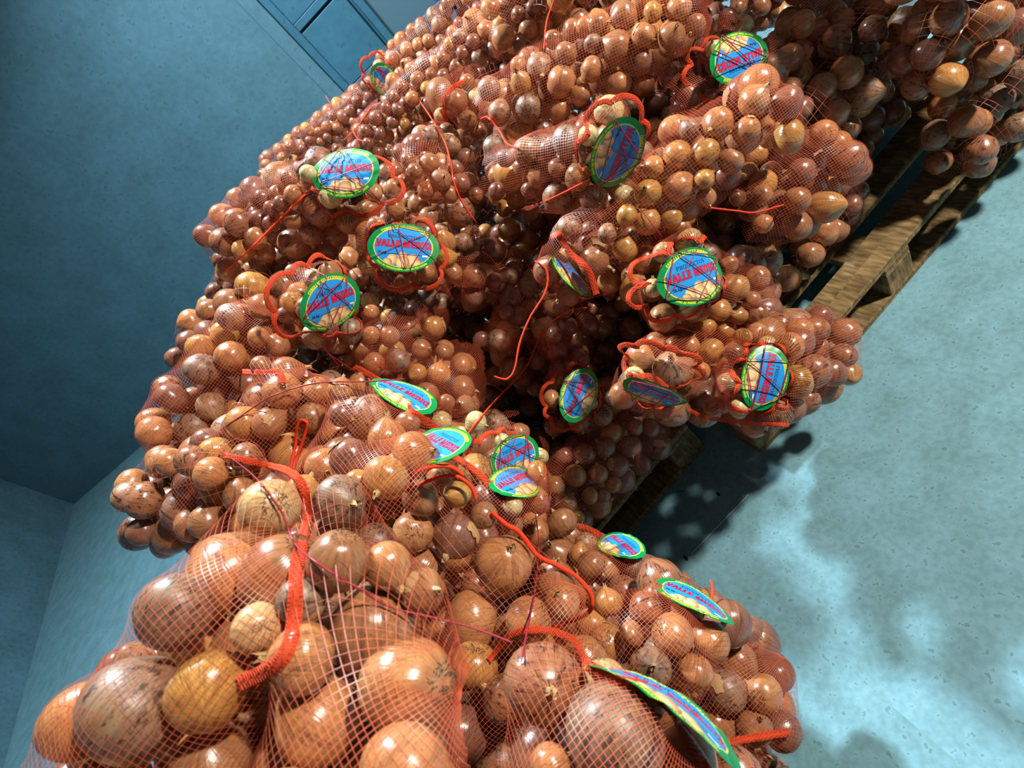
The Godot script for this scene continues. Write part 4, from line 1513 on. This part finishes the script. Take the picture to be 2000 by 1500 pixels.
func place_onions() -> void:
	var n := opos.size()
	# what shows: paint the bulbs far to near on a coarse picture
	var order := range(n)
	var pr := PackedVector3Array()
	for i in n:
		pr.append(to_pix(opos[i]))
	order.sort_custom(func(a, b): return pr[a].z > pr[b].z)
	var GW := 253
	var GH := 375
	var img := PackedInt32Array()
	img.resize(GW * GH)
	img.fill(-1)
	for i in order:
		if pr[i].z < 0.1:
			continue
		var cx := (pr[i].x - 496.0) / 4.0
		var cy := pr[i].y / 4.0
		var r := orad[i] * FOCAL / pr[i].z / 4.0
		for y in range(maxi(0, int(cy - r)), mini(GH - 1, int(cy + r)) + 1):
			var w := r * r - (y - cy) * (y - cy)
			if w <= 0:
				continue
			w = sqrt(w)
			for x in range(maxi(0, int(cx - w)), mini(GW - 1, int(cx + w)) + 1):
				img[y * GW + x] = i
	var seen := PackedInt32Array()
	seen.resize(n)
	for k in img:
		if k >= 0:
			seen[k] += 1
	order.sort_custom(func(a, b): return seen[a] > seen[b])
	var nvis := 0
	for i in n:
		if seen[i] > 4:
			nvis += 1
	print("onions ", n, " seen ", nvis, " smallest kept ", seen[order[mini(299, n - 1)]])
	var words := ["copper-brown", "golden", "reddish-brown", "soil-stained", "pale peeled"]
	var mass := Node3D.new()
	mass.name = "packed_onions"
	mass.set_meta("kind", "stuff")
	mass.set_meta("label", "hundreds of small brown onions packed deeper in the net sacks")
	mass.set_meta("category", "onions")
	var rest := {}
	var same := {}
	var count := 0
	for i in order:
		var ax := Vector3(rng.randfn(), rng.randfn(), rng.randfn()).normalized()
		# roots or necks rarely point straight at the light net; lie on the side mostly
		var b := Basis(Quaternion(Vector3.UP, ax)) * Basis(Vector3.UP, rng.randf() * TAU)
		var r := orad[i]
		var v := rng.randi() % 6
		var alt := rng.randi() % 2
		var k := okind[i]
		var grow := rng.randf_range(0.97, 1.05)
		var tr := Transform3D(b.scaled(Vector3.ONE * r * grow), opos[i])
		if count < 300 and sacks[osack[i]].where != "":
			count += 1
			var t: Dictionary = sacks[osack[i]]
			var face := ax.dot((EYE - opos[i]).normalized())
			var look := "neck outward" if face > 0.5 else ("roots outward" if face < -0.5 else "on its side")
			var size := "large " if r > 0.040 else ("small " if r < 0.031 else "")
			var say := "%s%s onion, %s, %s" % [size, words[k], look, t.where]
			if say.split(" ").size() > 16:
				say = "%s%s onion %s" % [size, words[k], t.where]
			var o := thing("onion", say, "onion", opos[i], "onions " + t.where)
			if not same.has(o.get_meta("label")):
				same[o.get_meta("label")] = []
			same[o.get_meta("label")].append(o)
			var tl := Transform3D(tr.basis, Vector3.ZERO)
			part("bulb", bulbs[v], M["onion%d_%d" % [k, alt]], o, tl)
			part("neck", necks[v], M.neck, o, tl)
			part("root_tuft", roots[v], M.root, o, tl)
			if rng.randf() < 0.45:
				part("loose_skin", flakes[rng.randi() % 5], M.flake, o, Transform3D(tr.basis * Basis(Vector3.UP, rng.randf() * TAU), Vector3.ZERO))
		else:
			var key := "onion%d_%d" % [k, alt]
			if not rest.has(key):
				rest[key] = []
			rest[key].append(tr)
	for key in same:
		var l: Array = same[key]
		if l.size() > 1 and key.split(" ").size() < 16:
			l.sort_custom(func(p, q): return p.position.y > q.position.y)
			l[0].set_meta("label", "topmost " + key)
			l[-1].set_meta("label", "lowest " + key)
			if l.size() > 3:
				l[1].set_meta("label", "upper " + key)
				l[-2].set_meta("label", "lower " + key)
	for key in rest:
		var mm := MultiMesh.new()
		mm.transform_format = MultiMesh.TRANSFORM_3D
		mm.mesh = joined[hash(key) % 6]
		mm.instance_count = rest[key].size()
		for i in rest[key].size():
			mm.set_instance_transform(i, rest[key][i])
		var mi := MultiMeshInstance3D.new()
		mi.name = "onion_mass"
		mi.multimesh = mm
		mi.material_override = M[key]
		mi.set_meta("kind", "stuff")
		mass.add_child(mi, true)
	add_child(mass)

var joined: Array = []

# ---------------------------------------------------------------- setting
func pallet(at: Vector3, turn: float, w: float, d: float, label: String) -> void:
	var t := thing("wooden_pallet", label, "pallet", at)
	t.rotation.y = turn
	var board := bevel_box(Vector3(w, 0.022, 0.098))
	var bottom := bevel_box(Vector3(w, 0.022, 0.098))
	var cross := bevel_box(Vector3(0.098, 0.022, d))
	var block := bevel_box(Vector3(0.098, 0.079, 0.098))
	for i in 7:
		part("deck_board", board, M.wood, t, Transform3D(Basis(), Vector3(0, 0.134, -d / 2 + 0.049 + i * (d - 0.098) / 6.0)))
	for i in 3:
		part("stringer_board", cross, M.wood, t, Transform3D(Basis(), Vector3(-w / 2 + 0.049 + i * (w - 0.098) / 2.0, 0.112, 0)))
		part("bottom_board", bottom, M.wood, t, Transform3D(Basis(), Vector3(0, 0.011, -d / 2 + 0.049 + i * (d - 0.098) / 2.0)))
		for j in 3:
			part("block", block, M.wood, t, Transform3D(Basis(), Vector3(-w / 2 + 0.049 + i * (w - 0.098) / 2.0, 0.0615, -d / 2 + 0.049 + j * (d - 0.098) / 2.0)))

func build_room() -> void:
	structure("floor", bevel_box(Vector3(18, 0.2, 18), 0.001), M.floor, Transform3D(Basis(), Vector3(0, -0.1, 0)))
	structure("ceiling", bevel_box(Vector3(18, 0.2, 18), 0.001), M.ceil, Transform3D(Basis(), Vector3(0, 4.1, 0)))
	structure("wall_left", bevel_box(Vector3(0.2, 4.0, 18), 0.001), M.wall, Transform3D(Basis(), Vector3(-4.0, 2.0, 0)))
	structure("wall_right", bevel_box(Vector3(0.2, 4.0, 18), 0.001), M.wall, Transform3D(Basis(), Vector3(5.0, 2.0, 0)))
	structure("wall_front", bevel_box(Vector3(12, 4.0, 0.2), 0.001), M.wall, Transform3D(Basis(), Vector3(0, 2.0, 5.0)))
	# back wall and door share a plane turned by 25 degrees
	var psi := deg_to_rad(-25.0)
	var bs := Basis(Vector3.UP, psi)
	var jamb := pix(595, 100, 3.35)
	var o := Vector3(jamb.x, 0, jamb.z)
	var along := bs.x
	var nrm := bs.z
	var put := func(called, size, x, y, z, mat, parent):
		# x along the wall from the jamb, y height of the centre, z out of the wall
		var tr := Transform3D(bs, o + along * x + Vector3(0, y, 0) + nrm * z)
		if parent == null:
			return structure(called, bevel_box(size, 0.002), mat, tr)
		return part(called, bevel_box(size, 0.003), mat, parent, tr)
	put.call("wall_back", Vector3(7.0, 4.0, 0.2), -3.5, 2.0, -0.10, M.wall, null)
	put.call("wall_back_return", Vector3(5.0, 4.0, 0.2), 4.7, 2.0, -0.12, M.wall, null)
	put.call("wall_over_door", Vector3(2.2, 1.2, 0.2), 1.1, 3.4, -0.12, M.wall, null)
	put.call("trim_1", Vector3(0.085, 4.0, 0.012), -0.0425, 2.0, 0.004, M.wall, null)
	# the door: leaf of steel with framed panels, built as one piece of the setting
	var door := Node3D.new()
	door.name = "door_1"
	door.set_meta("kind", "structure")
	door.set_meta("label", "blue painted steel door of framed panels")
	add_child(door)
	var slab := func(called, x0, x1, y0, y1, z, mat):
		put.call(called, Vector3(x1 - x0, y1 - y0, 0.05 + z), (x0 + x1) / 2.0, (y0 + y1) / 2.0, (z - 0.05) / 2.0, mat, door)
	put.call("backing", Vector3(2.2, 2.8, 0.03), 1.1, 1.4, -0.066, M.door, door)
	slab.call("stile", 0.006, 0.055, 0.02, 2.8, 0.0, M.door)
	slab.call("panel", 0.057, 0.388, 0.02, 0.80, -0.012, M.door)
	slab.call("panel", 0.057, 0.388, 0.862, 1.231, -0.006, M.door)
	slab.call("rail", 0.057, 0.388, 0.803, 0.858, -0.002, M.door)
	slab.call("rail", 0.057, 0.388, 1.247, 1.289, 0.0, M.door)
	slab.call("panel", 0.057, 0.388, 1.291, 2.75, -0.004, M.door)
	slab.call("rebate", 0.388, 0.412, 0.02, 2.8, -0.03, M.door)
	for x in [0.418, 0.80, 1.18, 1.56]:
		slab.call("stile", x, x + 0.045, 0.02, 2.8, 0.004, M.door)
	for x in [0.463, 0.845, 1.225, 1.605]:
		slab.call("window_pane", x, x + 0.337, 0.845, 1.55, -0.026, M.pane)
		slab.call("rail", x, x + 0.337, 0.814, 0.845, 0.002, M.door)
		slab.call("rail", x, x + 0.337, 1.55, 1.60, 0.002, M.door)
		slab.call("panel", x + 0.02, x + 0.317, 0.10, 0.798, -0.012, M.door)
		slab.call("panel", x, x + 0.337, 1.602, 2.78, -0.012, M.door)
	slab.call("latch", 0.045, 0.118, 0.806, 0.838, 0.022, M.latch)

func floor_litter() -> void:
	var dark := std(Color(0.16, 0.14, 0.12), 0.8, 0.3)
	var fl := make_flake(1)
	var spots := [[1405, 962, 0.016, "dark shrivelled onion skin scrap on the floor nearer the pallets"], [1342, 1086, 0.020, "dark flat onion skin scrap at the end of the floor scratch"]]
	for q in spots:
		var p := on_plane(q[0], q[1], 0.0)
		var o := thing("onion_skin_scrap", q[3], "skin scrap", p, "scraps on the floor")
		part("skin_flake", fl, dark, o, Transform3D(Basis(Vector3(0, 0, 1), PI / 2.0).scaled(Vector3(q[2], q[2] * 0.6, q[2])), Vector3(0, -q[2] * 0.5, 0)))
	var tw := [[1318, 924, 1337, 916, "short dark root fibre on the floor near the overhanging sack"], [1318, 961, 1336, 959, "short straight root fibre on the floor before the pallet corner"]]
	for q in tw:
		var a := on_plane(q[0], q[1], 0.0015)
		var b := on_plane(q[2], q[3], 0.0015)
		var o := thing("root_fibre", q[4], "fibre", a, "scraps on the floor")
		part("fibre", tube(smooth_line(PackedVector3Array([Vector3.ZERO, (b - a) * 0.5 + Vector3(0.002, 0.001, 0.002), b - a]), 0.004), 0.0009, 5), dark, o)
	var a := on_plane(1462, 966, 0.0004)
	var b := on_plane(1350, 1082, 0.0004)
	var side := (b - a).cross(Vector3.UP).normalized() * 0.0012
	var st := SurfaceTool.new()
	st.begin(Mesh.PRIMITIVE_TRIANGLES)
	for k in 12:
		var p := a.lerp(b, k / 12.0)
		var q := a.lerp(b, (k + 1) / 12.0)
		for z in [p - side, q - side, p + side, p + side, q - side, q + side]:
			st.add_vertex(z + Vector3(0, 0.0002, 0))
	st.generate_normals()
	part("scratch_mark", st.commit(), std(Color(0.86, 0.92, 0.93), 0.8, 0.2), get_node("floor"), Transform3D(Basis(), -get_node("floor").position))

func _ready() -> void:
	rng.seed = 4242
	noise.seed = 3
	noise.frequency = 0.05
	# ------------------------------------------------ camera
	var pitch := deg_to_rad(38.0)
	var roll := deg_to_rad(40.3)
	AF = Vector3(0, -sin(pitch), -cos(pitch))
	var up := Vector3(0, cos(pitch), -sin(pitch))
	AX = Vector3.RIGHT * sin(roll) - up * cos(roll)
	AY = Vector3.RIGHT * cos(roll) + up * sin(roll)
	var cam := Camera3D.new()
	cam.name = "camera"
	cam.fov = rad_to_deg(2.0 * atan(750.0 / FOCAL))
	cam.near = 0.02
	add_child(cam)
	var lens := CameraAttributesPhysical.new()
	lens.frustum_focal_length = 12.0 / tan(atan(750.0 / FOCAL))
	lens.frustum_focus_distance = 1.05
	lens.frustum_near = 0.02
	lens.exposure_aperture = 6.5
	cam.attributes = lens
	cam.fov = rad_to_deg(2.0 * atan(750.0 / FOCAL))
	cam.transform = Transform3D(Basis(AX, AY, -AF), EYE)
	# ------------------------------------------------ light and exposure
	var env := Environment.new()
	env.background_mode = Environment.BG_COLOR
	env.background_color = Color.BLACK
	env.tonemap_mode = Environment.TONE_MAPPER_LINEAR
	env.tonemap_exposure = 1.0
	env.sdfgi_enabled = true
	env.ssao_enabled = true
	env.ssil_enabled = true
	var we := WorldEnvironment.new()
	we.name = "environment"
	we.environment = env
	add_child(we)
	lamp("ceiling_lamp", Vector3(0.35, 3.4, -3.15), Vector3(0.1, 0.6, -0.8), Vector2(0.30, 0.2), Color(0.90, 0.97, 1.0), 33.0, "white floodlight hanging high over the back stack")
	lamp("flood_lamp", Vector3(2.6, 2.8, 0.5), Vector3(-0.1, 0.7, -0.8), Vector2(0.22, 0.15), Color(1.0, 0.97, 0.91), 18.5, "white floodlight high beyond the right stack")
	# ------------------------------------------------ materials and setting
	M.ceil = std(Color(0.30, 0.33, 0.35), 0.9, 0.2)
	floor_textures()
	onion_materials()
	label_material()
	build_room()
	pallet(Vector3(0.23 - 0.6, 0, -0.95 - 0.5), 0.0, 1.2, 1.0, "worn wooden pallet with its front edge bared under the back stack")
	pallet(Vector3(0.30 + 0.6, 0, -0.80 - 0.5), 0.0, 1.2, 1.0, "dark wooden pallet under the right stack, shadowed by overhanging sacks")
	pallet(Vector3(-0.26 - 0.5, 0, -0.30), 0.0, 1.0, 1.0, "wooden pallet under the near stack")
	floor_litter()
	# ------------------------------------------------ onions and sacks
	for v in 5:
		flakes.append(make_flake(v))
	for v in 6:
		bulbs.append(make_bulb(v))
		necks.append(make_neck(v))
		roots.append(make_roots(v))
		var st := SurfaceTool.new()
		st.begin(Mesh.PRIMITIVE_TRIANGLES)
		st.append_from(bulbs[v], 0, Transform3D())
		joined.append(bulbs[v])
	lay_out()
	print("laid out ", Time.get_ticks_msec())
	var mine := {}
	for i in opos.size():
		if not mine.has(osack[i]):
			mine[osack[i]] = PackedInt32Array()
		mine[osack[i]].append(i)
	for t in sacks:
		if t.has("skip"):
			continue
		drape(t, mine.get(t.n, PackedInt32Array()))
		if t.net == null:
			continue
		var foot: Vector3 = (t.A + t.B) * 0.5 - Vector3(0, t.R, 0)
		var label: String = t.label if not t.base else buried_label(foot)
		var root := thing("onion_sack", label, "sack", foot, label if t.base else "net sacks of onions")
		t.node = root
		part("netting", t.net, M.net, root, Transform3D(Basis(), -foot))
		if t.has("fr"):
			mouth(t, root)
	print("draped ", Time.get_ticks_msec())
	lay_cords()
	place_onions()
	var tris := 0
	for t in sacks:
		if t.get("net"):
			tris += t.net.surface_get_array_index_len(0) / 3
	print("net triangles ", tris)
	print("done ", Time.get_ticks_msec())

func lamp(called: String, at: Vector3, aim: Vector3, size: Vector2, c: Color, energy: float, label: String) -> void:
	var t := thing(called, label, "lamp", at)
	t.look_at_from_position(at, aim, Vector3.UP if absf((aim - at).normalized().y) < 0.99 else Vector3.FORWARD)
	part("housing", bevel_box(Vector3(size.x + 0.06, size.y + 0.05, 0.06), 0.008), std(Color(0.55, 0.57, 0.58), 0.5), t, Transform3D(Basis(), Vector3(0, 0, 0.035)))
	var g := StandardMaterial3D.new()
	g.albedo_color = c
	g.emission_enabled = true
	g.emission = c
	g.emission_energy_multiplier = 6.0
	part("lamp_panel", bevel_box(Vector3(size.x, size.y, 0.01), 0.002), g, t)
	var l := AreaLight3D.new()
	l.name = "lamp_light"
	l.set("area_size", size)
	l.light_color = c
	l.light_energy = energy
	l.set("area_range", 14.0)
	l.shadow_enabled = true
	t.add_child(l)
	l.position = Vector3(0, 0, -0.02)
